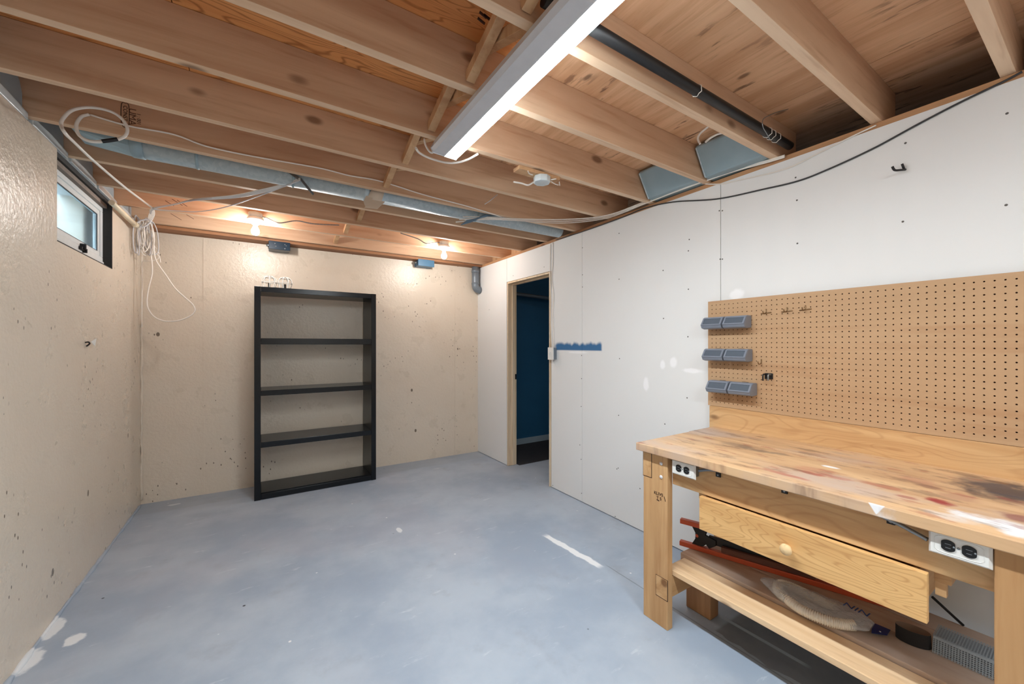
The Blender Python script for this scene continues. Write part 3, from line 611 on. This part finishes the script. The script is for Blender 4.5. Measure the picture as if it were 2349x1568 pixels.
cable([Px(px, py, 2.338) for px, py in ((1263, 560), (1262, 620), (1264, 684), (1264, 740), (1266, 797))], .004, 'cable_white', 'thinner white cable at the door edge going down to the switch box')
for i in range(4): cable([Py(1058 + i * 4, 515 - i * 3, 2.66), Py(1085 + i * 3, 507 - i * 2, 2.665), Py(1102 + i * 4, 499 - i * 2, 2.67), Py(1125 + i * 5, 494, 2.685)], .0045, 'cable_blue', 'blue-grey cut cable end crossing below the galvanised duct', 6, 'cut cables at the duct')
cable([Pz(px, py, 2.335) for px, py in ((954, 339), (962, 350), (985, 362), (1020, 372), (1045, 373), (1072, 366), (1096, 353))], .006, 'cable_white', 'white cable drooping under the end of the strip light')
cable([Py(px, py, 1.90) for px, py in ((973, 318), (976, 332), (984, 346), (992, 350), (996, 342))], .005, 'cable_white', 'short white cable feeding the end of the strip light')
cable([Py(px, py, 2.40) for px, py in ((1112, 468), (1124, 460), (1141, 446))], .003, 'cable_grey', 'short cut wire sticking out below the joist by the ceiling box')
cable([Px(px, py, 2.06) for px, py in ((1606, 330), (1601, 318), (1606, 306), (1620, 294), (1630, 285))], .006, 'cable_white', 'white cable curling up behind the duct boot by the black pipe')
cable([Px(px, py, 2.10) for px, py in ((1618, 326), (1630, 316), (1645, 308), (1660, 304))], .006, 'cable_white', 'white cable lying over the top of the duct boot by the black pipe')

# ================================================================== WALL FITTINGS
a, b2 = Px(1258, 798, 2.295), Px(1275, 826, 2.295)
sy0, sy1, sz0, sz1 = 2.87, 2.95, 1.222, 1.338
o = thing('switch_box', 'white surface-mounted light switch on the drywall at the doorway edge', 'light switch', (2.32, 2.91, sz0))
part('box_body', MB().box(2.302, 2.3415, sy0 + .004, sy1 - .004, sz0 + .004, sz1 - .004), 'grey_paint_metal', o, .003)
part('cover_plate', MB().box(2.294, 2.302, sy0, sy1, sz0, sz1), 'white_plastic', o, .002)
part('toggle', MB().box(2.282, 2.294, 2.905, 2.915, 1.272, 1.292), 'white_plastic', o, .001)
hk = Px(2068, 388, XR)
o = thing('wall_hook', 'small black double-prong hook screwed into the drywall', 'hook', tuple(hk))
part('shank', MB().tube(spl([(XR, hk.y - .012, hk.z - .006), (XR - .03, hk.y - .004, hk.z - .012), (XR - .05, hk.y + .01, hk.z - .012), (XR - .058, hk.y + .016, hk.z + .004)], 6), .0045, 8), 'black_metal', o)
part('prong', MB().tube([(XR - .008, hk.y - .010, hk.z - .006), (XR - .02, hk.y - .006, hk.z + .016)], .0045, 8), 'black_metal', o)
wp = Px(196, 785, XL)
o = thing('wall_anchor', 'bent nail with a scrap of white paper on the beige concrete wall', 'anchor', tuple(wp))
part('nail', MB().tube(spl([(XL, wp.y - .004, wp.z), (XL + .015, wp.y - .01, wp.z + .002), (XL + .02, wp.y - .012, wp.z - .008), (XL + .006, wp.y - .006, wp.z - .022)], 5), .004, 8), 'black_metal', o)
part('paper', MB().prism([(XL + .022, wp.y - .002, wp.z + .004), (XL + .03, wp.y + .06, wp.z + .026), (XL + .026, wp.y + .05, wp.z - .022)], (.001, 0, 0)), 'white_plastic', o)

# ================================================================== BOOKCASE
bx0, bx1, by0, by1, bz1 = -.046, .985, 4.085, 4.462, 1.875
o = thing('bookcase', 'tall open-backed black bookcase standing on the floor against the back wall', 'bookcase', ((bx0 + bx1) / 2, (by0 + by1) / 2, 0))
part('side_panel', MB().box(bx0, bx0 + .048, by0, by1, 0, bz1), 'black_lacquer', o, .002)
part('side_panel', MB().box(bx1 - .046, bx1, by0, by1, 0, bz1), 'black_lacquer', o, .002)
part('top_panel', MB().box(bx0 + .0485, bx1 - .0465, by0 + .001, by1, 1.829, bz1 - .001), 'black_lacquer', o, .002)
part('bottom_panel', MB().box(bx0 + .0485, bx1 - .0465, by0 + .001, by1, 0.004, .051), 'black_lacquer', o, .002)
part('bottom_lip', MB().box(bx0 + .0485, bx1 - .0465, by0 + .02, by0 + .028, .051, .058), 'black_lacquer', o)
for z0, z1 in ((1.366, 1.420), (.913, .959), (.457, .505)): part('shelf', MB().box(bx0 + .0485, bx1 - .0465, by0 + .002, by1, z0, z1), 'black_lacquer', o, .002)
def cage(cx, cy, rot, lab):                            # wire lamp guard
    z0 = bz1 + .001; K = 1.18; o = thing('lamp_guard', lab, 'lamp guard', (cx, cy, z0), 'wire lamp guards on the bookcase')
    n = 8
    for k in range(n):
        a = 2 * math.pi * k / n + rot
        pts = [(cx + K * r * math.cos(a), cy + K * r * math.sin(a), z0 + K * z) for r, z in ((.034, .003), (.044, .03), (.05, .055), (.044, .08), (.022, .098), (.0, .102))]
        part('wire', MB().tube(spl(pts, 4), .0034, 6), 'white_plastic', o)
    for r, z in ((.034, .003), (.05, .052), (.032, .09)): part('ring', MB().tube([(cx + K * r * math.cos(q * math.pi / 9), cy + K * r * math.sin(q * math.pi / 9), z0 + K * z) for q in range(18)], .0034, 6, True), 'white_plastic', o)
    part('clamp', MB().box(cx - .012, cx + .006, cy - .036, cy - .03, z0 + .004, z0 + .05), 'black_metal', o)
cage(.070, 4.25, 0, 'white wire lamp guard on the bookcase top, nearer its side end')
cage(.196, 4.25, .4, 'white wire lamp guard on the bookcase top, nearer its middle')

# ================================================================== PEGBOARD
PF = 2.315; py0, py1, pz0, pz1 = .160, 1.379, .992, 1.626
o = thing('pegboard', 'brown perforated hardboard pegboard mounted on the drywall above the bench', 'pegboard', (PF, (py0 + py1) / 2, pz0))
mb = MB(); cs = .0254; nc = int((py1 - py0) / cs); nr = int((pz1 - pz0) / cs)
my, mz = ((py1 - py0) - nc * cs) / 2, ((pz1 - pz0) - nr * cs) / 2; hr = .0031
for i in range(nc):
    for j in range(nr):
        y, z = py0 + my + (i + .5) * cs, pz0 + mz + (j + .5) * cs; h = cs / 2
        q = [(PF, y - h, z - h), (PF, y + h, z - h), (PF, y + h, z + h), (PF, y - h, z + h)]
        oc = [(PF, y + hr * math.cos(math.radians(22.5 + 45 * k)), z + hr * math.sin(math.radians(22.5 + 45 * k))) for k in range(8)]
        ob2 = [(PF + .005, a[1], a[2]) for a in oc]
        vs = q + oc + ob2; O = lambda k: 4 + k % 8; B = lambda k: 12 + k % 8
        fs = [(0, 1, O(6), O(5)), (1, O(7), O(6)), (1, 2, O(0), O(7)), (2, O(1), O(0)), (2, 3, O(2), O(1)), (3, O(3), O(2)), (3, 0, O(4), O(3)), (0, O(5), O(4))]
        fs += [(O(k), O(k + 1), B(k + 1), B(k)) for k in range(8)]
        mb.add(vs, fs)
me = bpy.data.meshes.new('panel'); me.from_pydata([tuple(Vector(v) - ORG[o.name]) for v in mb.v], [], mb.f); me.update()
link('perforated_panel', me, 'hardboard', o, org=ORG[o.name])
part('panel_edge', MB().box(PF, PF + .005, py0, py0 + my, pz0, pz1).box(PF, PF + .005, py1 - my, py1, pz0, pz1).box(PF, PF + .005, py0 + my, py1 - my, pz0, pz0 + mz).box(PF, PF + .005, py0 + my, py1 - my, pz1 - mz, pz1), 'hardboard', o)
part('batten', MB().box(PF + .0055, XR - .001, py0 + .004, py1 - .003, pz0 + .002, pz0 + .018), 'pine', o)
part('backing', MB().box(PF + .012, PF + .015, py0 + .015, py1 - .015, pz0 + .02, pz1 - .008), 'jaw_wood', o)  # dark sheet added behind the holes to stand in for their shade
part('batten', MB().box(PF + .016, XR - .001, py0 + .02, py1 - .02, pz1 - .058, pz1 - .052), 'pine', o)  # unseen top batten, added to keep light out behind the panel
part('batten', MB().box(PF + .0055, XR - .001, py1 - .014, py1 - .003, pz0 + .02, pz1 - .002), 'pine', o)
part('batten', MB().box(PF + .0055, XR - .001, py0 + .004, py0 + .014, pz0 + .02, pz1 - .002), 'pine', o)
def pegbin(yc, zb, lab):                               # tilt-front plastic bin hung on the board
    w, d = .128, .085; o = thing('storage_bin', lab, 'storage bin', (PF - d / 2, yc, zb), 'plastic bins on the pegboard')
    prof = [(0, .004), (-.05, .0), (-.074, .006), (-.082, .022), (-.052, .066), (-.044, .072), (-.004, .072), (0, .066)]
    y0, y1 = yc - w / 2 + .003, yc + w / 2 - .003
    part('body', MB().prism([(PF - .001 + x, y0, zb + z) for x, z in prof], (0, y1 - y0, 0)), 'bin_plastic', o, .003)
    P0, P1 = Vector((PF - .001 - .082, 0, zb + .022)), Vector((PF - .001 - .052, 0, zb + .066)); dv = (P1 - P0); nrm = Vector((-dv.z, 0, dv.x)).normalized()
    def q(u, y, off): v = P0 + dv * u + nrm * off; return (v.x, y, v.z)
    mb = MB()
    for (u0, u1, ya, yb_) in ((.0, .14, y0 + .001, y1 - .001), (.88, 1.0, y0 + .001, y1 - .001), (.14, .88, y0 + .001, y0 + .011), (.14, .88, y1 - .011, y1 - .001)):
        mb.prism([q(u0, ya, 0), q(u1, ya, 0), q(u1, yb_, 0), q(u0, yb_, 0)], nrm * .004)
    part('bezel', mb, 'bin_plastic', o, .001)
    part('window', MB().prism([q(.14, y0 + .011, .0), q(.88, y0 + .011, .0), q(.88, y1 - .011, .0), q(.14, y1 - .011, .0)], nrm * .001), 'bin_window', o)
    part('hanger', MB().box(PF - .012, PF - .0005, yc - .015, yc + .015, zb + .06, zb + .0732), 'black_metal', o)
for r, (zb, ya) in enumerate(((1.454, 1.252), (1.266, 1.246), (1.078, 1.222))):
    nm = ('top', 'middle', 'bottom')[r]
    pegbin(ya + .064, zb, 'grey plastic bin in the %s row, overhanging the side edge of the pegboard' % nm)
    pegbin(ya - .066, zb, 'grey plastic bin in the %s row, the one farther in on the pegboard' % nm)
def peg(px, py, lab, mat='brass_hook', single=False):
    p = Px(px, py, PF - .004); o = thing('peg_hook', lab, 'hook', tuple(p), 'metal hooks on the pegboard')
    if not single: part('cross_bar', MB().tube([(PF - .003, p.y - .026, p.z - .002), (PF - .003, p.y + .026, p.z - .006)], .0025, 6), mat, o)
    part('prong', MB().tube(spl([(PF - .002, p.y, p.z + .018), (PF - .006, p.y, p.z - .004), (PF - .03, p.y, p.z - .008), (PF - .04, p.y, p.z + .006)], 5), .0028, 7), mat, o)
peg(1757, 716, 'brass peg hook with cross bar on the pegboard, closest to the bins')
peg(1805, 712, 'brass peg hook with cross bar on the pegboard, between two others')
peg(1847, 708, 'brass peg hook with cross bar on the pegboard, farthest from the bins')
peg(1746, 831, 'tiny lone brass peg hook beside the middle row of bins', single=True)
p = Px(1763, 864, PF - .001)
o = thing('tool_clip', 'dark steel spring clip on the pegboard beside the bottom row of bins', 'hook', tuple(p))
part('plate', MB().box(PF - .005, PF - .001, p.y - .022, p.y + .018, p.z - .012, p.z + .02), 'black_metal', o, .001)
part('prong', MB().tube(spl([(PF - .004, p.y - .014, p.z + .012), (PF - .03, p.y - .012, p.z + .012), (PF - .032, p.y - .012, p.z - .018)], 5), .004, 7), 'steel', o)
part('prong', MB().tube(spl([(PF - .004, p.y + .012, p.z + .012), (PF - .03, p.y + .014, p.z + .012), (PF - .032, p.y + .014, p.z - .02)], 5), .004, 7), 'black_metal', o)

# ================================================================== WORKBENCH
ZT = .868; TY0, TY1 = .02, 1.334
wbn = thing('workbench', 'pine workbench with a paint-stained plank top, drawer and low shelf', 'workbench', tuple(BO))
for x0, x1, dzz in ((1.60, 1.806, 0), (1.8075, 2.06, -.001), (2.0615, 2.309, .0)): part('top_plank', MB().box(x0, x1, TY0, TY1 + (x0 - 1.6) * .02, ZT - .037, ZT + dzz), 'bench_top', wbn, .003)
part('back_board', MB().box(2.31, 2.329, .10, 1.368, ZT - .02, .9905), 'pine', wbn, .002)
for yl in (1.172, .046):
    l = part('leg', MB().box(1.63, 1.668, yl, yl + .139, 0, ZT - .0375), 'pine_leg', wbn, .002)
    part('leg', MB().box(2.26, 2.298, yl, yl + .139, 0, ZT - .0375), 'pine_leg', wbn, .002)
    if yl > 1:
        for z in (.788, .723): part('bolt', MB().lathe((1.6295, 1.207, z), [(0, -.005), (.006, -.004), (.009, 0)], (1, 0, 0), 12), 'white_paint_metal', l)
        e1, e2 = (1.262, 1.311, .705, .822), (1.172, 1.236, .142, .238)
        for (ya, yb_, za, zb) in (e1, e2): part('rail_end', MB().box(1.6282, 1.631, ya + .001, yb_, za, zb), 'pine_side', l, .0008); part('joint_gap', MB().box(1.6292, 1.6305, ya - .002, yb_ + .002, za - .003, zb + .002), 'ink', l)
        mw = Matrix.Translation(Vector((1.6293, 1.222, .626)) - BO) @ Matrix.Rotation(-math.pi / 2, 4, 'Z') @ Matrix.Rotation(math.pi / 2, 4, 'X')
        link('mill_stamp', textmesh('KLIVS\n T S', .021, mw), 'ink', l)
        part('stamp_stroke', MB().bar((1.6294, 1.190, .634), (1.6294, 1.183, .612), .001, .003).bar((1.6294, 1.232, .606), (1.6294, 1.218, .604), .001, .004), 'ink', l)
part('side_rail', MB().box(1.669, 2.259, 1.262, 1.30, .70, .822), 'pine_side', wbn, .002)
part('side_rail', MB().box(1.669, 2.259, .06, .098, .70, .822), 'pine_side', wbn, .002)
part('low_rail', MB().box(1.6685, 2.30, 1.173, 1.211, .148, .2475), 'pine_side', wbn, .002)
part('low_rail', MB().box(1.6685, 2.30, .12, .158, .148, .2475), 'pine_side', wbn, .002)
part('front_rail', MB().box(1.6685, 1.695, .07, 1.172, .692, .830), 'pine', wbn, .002)
part('back_rail', MB().box(2.299, 2.325, .06, 1.30, .70, .828), 'pine', wbn, .002)
sp = [(1.672, 1.822, .25, .276, 'pine_pale', 1.212), (1.826, 1.985, .25, .291, 'pine_dusty', 1.236), (1.99, 2.13, .25, .291, 'pine_dusty', 1.205), (2.135, 2.255, .25, .291, 'pine_dusty', 1.20)]
for x0, x1, z0, z1, mt, ye in sp: part('shelf_plank', MB().box(x0, x1, .05, ye, z0, z1), mt, wbn, .003)
dr = part('drawer', MB().box(1.664, 1.69, .335, .995, .56, .655).box(1.69, 2.15, .335, .35, .56, .68).box(1.69, 2.15, .98, .995, .56, .68).box(1.69, 2.15, .35, .98, .56, .57).box(2.14, 2.15, .35, .98, .57, .68), 'pine_side', wbn)
part('drawer_front', MB().box(1.642, 1.6635, .311, 1.019, .543, .689), 'drawer_ply', dr, .0015)
part('knob', MB().lathe((1.6415, .668, .612), [(.009, 0), (.009, .008), (.016, .014), (.0205, .022), (.019, .029), (.010, .034), (0, .035)], (-1, 0, 0), 20), 'knob_wood', dr)
for ya in (.272, 1.022): part('runner', MB().box(1.70, 2.2, ya, ya + .035, .655, .691), 'pine', wbn, .001)
part('runner_bracket', MB().box(1.70, 1.72, .282, .305, .615, .655), 'pine', wbn)
for y, z in ((Px(1649, 1086, 1.668).y, .8), (Px(1801, 1130, 1.668).y, .81), (Px(2045, 1200, 1.668).y, .808)):
    cl = part('cable_clip', MB().box(1.660, 1.668, y - .010, y + .010, z - .009, z + .012), 'black_metal', wbn, .001)
    part('clip_screw', MB().lathe((1.6595, y, z), [(0, -.001), (.004, -.001), (.004, .001)], (1, 0, 0), 10), 'steel', cl)
def outlet(yc, zc, lab):
    o = thing('outlet', lab, 'power outlet', (1.64, yc, zc - .036), 'duplex outlets on the workbench')
    w, h = .119, .069
    part('box_body', MB().box(1.63, 1.6683, yc - .05, yc + .05, zc - .026, zc + .026), 'steel', o)
    b = .006
    x0, x1 = 1.620, 1.630; O = [(x1, yc - w / 2, zc - h / 2), (x1, yc + w / 2, zc - h / 2), (x1, yc + w / 2, zc + h / 2), (x1, yc - w / 2, zc + h / 2)]
    I = [(x0, yc - w / 2 + b, zc - h / 2 + b), (x0, yc + w / 2 - b, zc - h / 2 + b), (x0, yc + w / 2 - b, zc + h / 2 - b), (x0, yc - w / 2 + b, zc + h / 2 - b)]
    part('cover_plate', MB().add(O + I, [(3, 2, 1, 0), (4, 5, 6, 7)] + [(i, (i + 1) % 4, 4 + (i + 1) % 4, 4 + i) for i in range(4)]), 'white_plastic', o, .0008)
    pts = [(1.6198, yc + (.034 if abs(math.cos(q)) < 1 else 0) * 0 + max(-.046, min(.046, .055 * math.cos(q))), zc + max(-.023, min(.023, .03 * math.sin(q)))) for q in [k * math.pi / 12 for k in range(24)]]
    part('plate_ridge', MB().tube(pts, .0008, 5, True), 'white_plastic', o)
    part('plate_screw', MB().lathe((1.6197, yc, zc), [(0, -.0008), (.003, -.0008), (.003, .0005)], (1, 0, 0), 10), 'steel', o)
    for s in (-1, 1):
        cy = yc + s * .0195; R = .0165
        pr = []
        for k in range(28):
            q = 2 * math.pi * k / 28; pr.append((1.6175, cy + max(-.0135, min(.0135, R * math.cos(q))), zc + R * math.sin(q) * .98))
        rc = part('receptacle', MB().prism(pr, (.003, 0, 0)), 'black_plastic', o, .0006)
        part('slots', MB().box(1.6168, 1.6176, cy - .006, cy + .006, zc + .004, zc + .0055).box(1.6168, 1.6176, cy - .005, cy + .005, zc - .0065, zc - .005).lathe((1.6168, cy - .011, zc), [(0, 0), (.0024, 0), (.0024, .001)], (1, 0, 0), 8), 'steel', rc)
outlet(1.086, .794, 'white duplex outlet with black sockets at the bolted leg of the workbench')
outlet(.246, .799, 'white duplex outlet with black sockets on the bench front, past the drawer')
flex('armoured_cable', [(1.645, 1.024, .80), (1.65, .99, .812), (1.655, .95, .82), (1.66, .90, .826)], .007, 'grey_paint_metal', 'grey armoured cable leaving the outlet by the bolted bench leg')
flex('armoured_cable', [(1.645, .31, .79), (1.648, .34, .80), (1.652, .38, .812), (1.656, .43, .822)], .007, 'steel', 'grey armoured cable entering the outlet past the bench drawer')

# ------------------------------------------------------------------ things on and under the low shelf
SZ = .2915
o = thing('folding_stand', 'folded orange work stand with black clamps on the bench shelf', 'work stand', (1.98, 1.0, SZ))
q0, q1 = Vector((1.895, 1.285, .304)), Vector((2.19, .42, .304))
def chan(p0, p1, w=.028, h=.024): return MB().bar(p0, p1, w, h)
part('lower_bar', chan(q0, q1), 'orange_paint', o, .002)
part('upper_bar', chan(q0 + Vector((.0, -.003, .118)), q1 + Vector((.0, .0, .118))), 'orange_paint', o, .002)
dirv = (q1 - q0).normalized()
bp = q0 + dirv * .075
part('bracket', MB().prism([bp + dirv * u + Vector((-.006, 0, v)) for u, v in ((-.012, .105), (.06, .105), (.05, .075), (.10, .06), (.10, .035), (.07, .012), (.055, .03), (.04, .014), (-.012, .014), (.004, .045), (.004, .075))], (.012, 0, 0)), 'black_metal', o)
part('rivet', MB().lathe(bp + dirv * .012 + Vector((-.007, 0, .062)), [(0, -.004), (.008, -.002), (.009, 0)], (1, 0, 0), 10), 'orange_paint', o)
part('arm', MB().bar(bp + dirv * .06 + Vector((.012, 0, .055)), bp + dirv * .42 + Vector((.012, 0, .04)), .014, .04), 'black_metal', o, .002)
part('jaw', MB().bar(bp + dirv * .13 + Vector((-.012, 0, .032)), bp + dirv * .5 + Vector((.0, 0, .028)), .022, .026), 'jaw_wood', o, .002)
part('jaw', MB().bar(bp + dirv * .3 + Vector((.03, 0, .06)), bp + dirv * .75 + Vector((.03, 0, .05)), .02, .05), 'jaw_wood', o, .002)
# bagged corrugated hose
hp = [wb(1330, 1213), wb(1260, 1208), wb(1180, 1190), wb(1080, 1152), wb(990, 1105), wb(920, 1050), wb(876, 1005), wb(885, 972), wb(930, 975), wb(1000, 1005), wb(1080, 1045), wb(1160, 1085), wb(1220, 1112)]
hc = spl([Pz(u, v, .312) for u, v in hp], 14)
o = thing('bagged_hose', 'clear plastic bag with a white corrugated hose and blue header on the shelf', 'hose', (1.95, .7, SZ))
q = []
for i in range(len(hc) - 1):
    for k in range(2): q.append(hc[i].lerp(hc[i + 1], k / 2))
part('hose', MB().tube(q, .018, 12, rad=[(.0195 if (i // 2) % 2 else .016) for i in range(len(q))]), 'hose_white', o)
# bag skin: lofted flat sleeve around the hose
ax = [Pz(*wb(u, v), .312) for u, v in ((775, 938), (850, 970), (960, 1030), (1100, 1090), (1250, 1150), (1370, 1195), (1440, 1225))]
wd = [.012, .045, .075, .085, .08, .06, .034]; hg = [.004, .018, .026, .027, .026, .018, .004]
axs = spl(ax, 4); vs = []; fs = []; nseg = 16
for i, p in enumerate(axs):
    f = i / (len(axs) - 1) * (len(wd) - 1); k = min(int(f), len(wd) - 2); u = f - k
    w_, h_ = wd[k] * (1 - u) + wd[k + 1] * u, hg[k] * (1 - u) + hg[k + 1] * u
    d = (axs[min(i + 1, len(axs) - 1)] - axs[max(i - 1, 0)]).normalized(); r = Vector((d.y, -d.x, 0)).normalized()
    for k2 in range(nseg):
        a = 2 * math.pi * k2 / nseg; wr_ = 1 + .05 * math.sin(5 * a + i * 1.3)
        vs.append(p + r * w_ * math.cos(a) * wr_ + Vector((0, 0, max(h_ * math.sin(a) * wr_, -.0195))))
for i in range(len(axs) - 1):
    for k2 in range(nseg): fs.append((i * nseg + k2, i * nseg + (k2 + 1) % nseg, (i + 1) * nseg + (k2 + 1) % nseg, (i + 1) * nseg + k2))
part('bag', MB().add(vs, fs, True), 'clear_film', o)
hd = [Pz(*wb(u, v), .302) for u, v in ((1438, 1198), (1550, 1245), (1530, 1276), (1436, 1262))]
part('header', MB().prism(hd, (0, 0, .002)), 'label_blue', o)
c0 = (hd[1] + hd[2]) / 2; part('header_dot', MB().lathe(hd[3].lerp(hd[2], .55) + Vector((0, .0, .0022)) + (hd[0] - hd[3]) * .2, [(0, .0006), (.003, .0005), (.003, 0)], n=8), 'white_plastic', o)
pl_ = Pz(*wb(1345, 1120), .345); up = (Pz(*wb(1300, 1060), .333) - pl_).normalized(); rt = (Pz(*wb(1400, 1165), .333) - pl_).normalized()
mw = Matrix.Translation(pl_ - ORG[o.name]) @ Matrix((rt.to_4d(), up.to_4d(), Vector((0, 0, 1, 0)), Vector((0, 0, 0, 1)))).transposed()
mw = Matrix.Translation(pl_ - ORG[o.name]) @ Matrix.Rotation(math.atan2(rt.y, rt.x), 4, 'Z')
link('bag_print', textmesh('NIN', .045, mw), 'label_ink', o)
# sanding belt standing on edge
def belt():
    c0 = Pz(*wb(1690, 1352), SZ); o = thing('sanding_belt', 'black sanding belt standing on edge on the bench shelf', 'sanding belt', tuple(c0 + Vector((.03, 0, 0))))
    n = 32; out, inn = [], []
    cx, cy = c0.x + .035, c0.y + .01
    for k in range(n):
        a = 2 * math.pi * k / n; u, v = .045 * math.cos(a), .026 * math.sin(a); ro = math.radians(-78)
        x, y = cx + u * math.cos(ro) - v * math.sin(ro), cy + u * math.sin(ro) + v * math.cos(ro); out.append((x, y)); u, v = .0437 * math.cos(a), .0247 * math.sin(a)
        inn.append((cx + u * math.cos(ro) - v * math.sin(ro), cy + u * math.sin(ro) + v * math.cos(ro)))
    z0, z1 = SZ + .0005, SZ + .05; vs = [(x, y, z0) for x, y in out] + [(x, y, z1) for x, y in out]
    part('grit', MB().add(vs, [(k, (k + 1) % n, n + (k + 1) % n, n + k) for k in range(n)], True), 'belt_black', o)
    vs = [(x, y, z0) for x, y in inn] + [(x, y, z1) for x, y in inn] + [(x, y, z1) for x, y in out]
    part('backing', MB().add(vs, [(k, (k + 1) % n, n + (k + 1) % n, n + k) for k in range(n)] + [(n + k, n + (k + 1) % n, 2 * n + (k + 1) % n, 2 * n + k) for k in range(n)], True), 'belt_back', o)
belt()
# pack of grey perforated sheets leaning on the shelf
g0 = Pz(*wb(1872, 1412), SZ)
o = thing('mesh_sheets', 'grey perforated metal sheets folded on the bench shelf beside the sanding belt', 'metal sheet', (g0.x + .05, .26, SZ))
def perf(p00, du, dv, nu, nv, hr=.28):
    mb = MB(); du, dv = Vector(du), Vector(dv); nrm = du.cross(dv).normalized()
    for i in range(nu):
        for j in range(nv):
            b0 = Vector(p00) + du * (i / nu) + dv * (j / nv); eu, ev = du / nu, dv / nv
            q = [b0, b0 + eu, b0 + eu + ev, b0 + ev]; c = b0 + (eu + ev) / 2; h = [c + (x - c) * (hr * 2) for x in q]
            mb.add(q + h, [(0, 1, 5, 4), (1, 2, 6, 5), (2, 3, 7, 6), (3, 0, 4, 7)])
    return mb
part('front_sheet', perf((g0.x, .36, SZ + .002), (.0, -.24, 0), (.012, 0, .046), 36, 8), 'mesh_grey', o)
part('top_sheet', perf((g0.x + .018, .362, SZ + .052), (.0, -.24, 0), (.085, 0, .006), 36, 12), 'mesh_grey', o)
part('fold', MB().prism([(g0.x + .012, .36, SZ + .046), (g0.x + .016, .36, SZ + .046), (g0.x + .022, .36, SZ + .054), (g0.x + .016, .36, SZ + .053)], (0, -.24, 0)), 'mesh_grey', o)
part('backing', MB().box(g0.x + .014, g0.x + .018,   .12, .36, SZ, SZ + .045), 'grey_paint_metal', o)
part('backing', MB().prism([(g0.x + .02, .12, SZ + .046), (g0.x + .105, .12, SZ + .05), (g0.x + .105, .12, SZ + .0), (g0.x + .02, .12, SZ)], (0, .24, 0)), 'grey_paint_metal', o)
r0, r1 = Px(*wb(1800, 1045), 2.20), Px(*wb(1985, 1215), 2.24)
r1.z = max(r1.z, SZ + .006)
solo('thin_rod', MB().tube([r0, r1], .005, 8), 'black_metal', 'thin dark rod leaning at the back of the bench shelf', 'rod', org=tuple(r1))
bk = [Pz(*wb(318, 1103), 0), Pz(*wb(480, 1180), 0)]
solo('wood_block', MB().box(1.866, 1.94, 1.10, 1.232, 0, .145), 'block_wood', 'brown wooden block standing on the floor under the bench shelf', 'wood block', bevel=.006, org=(1.90, 1.166, 0))
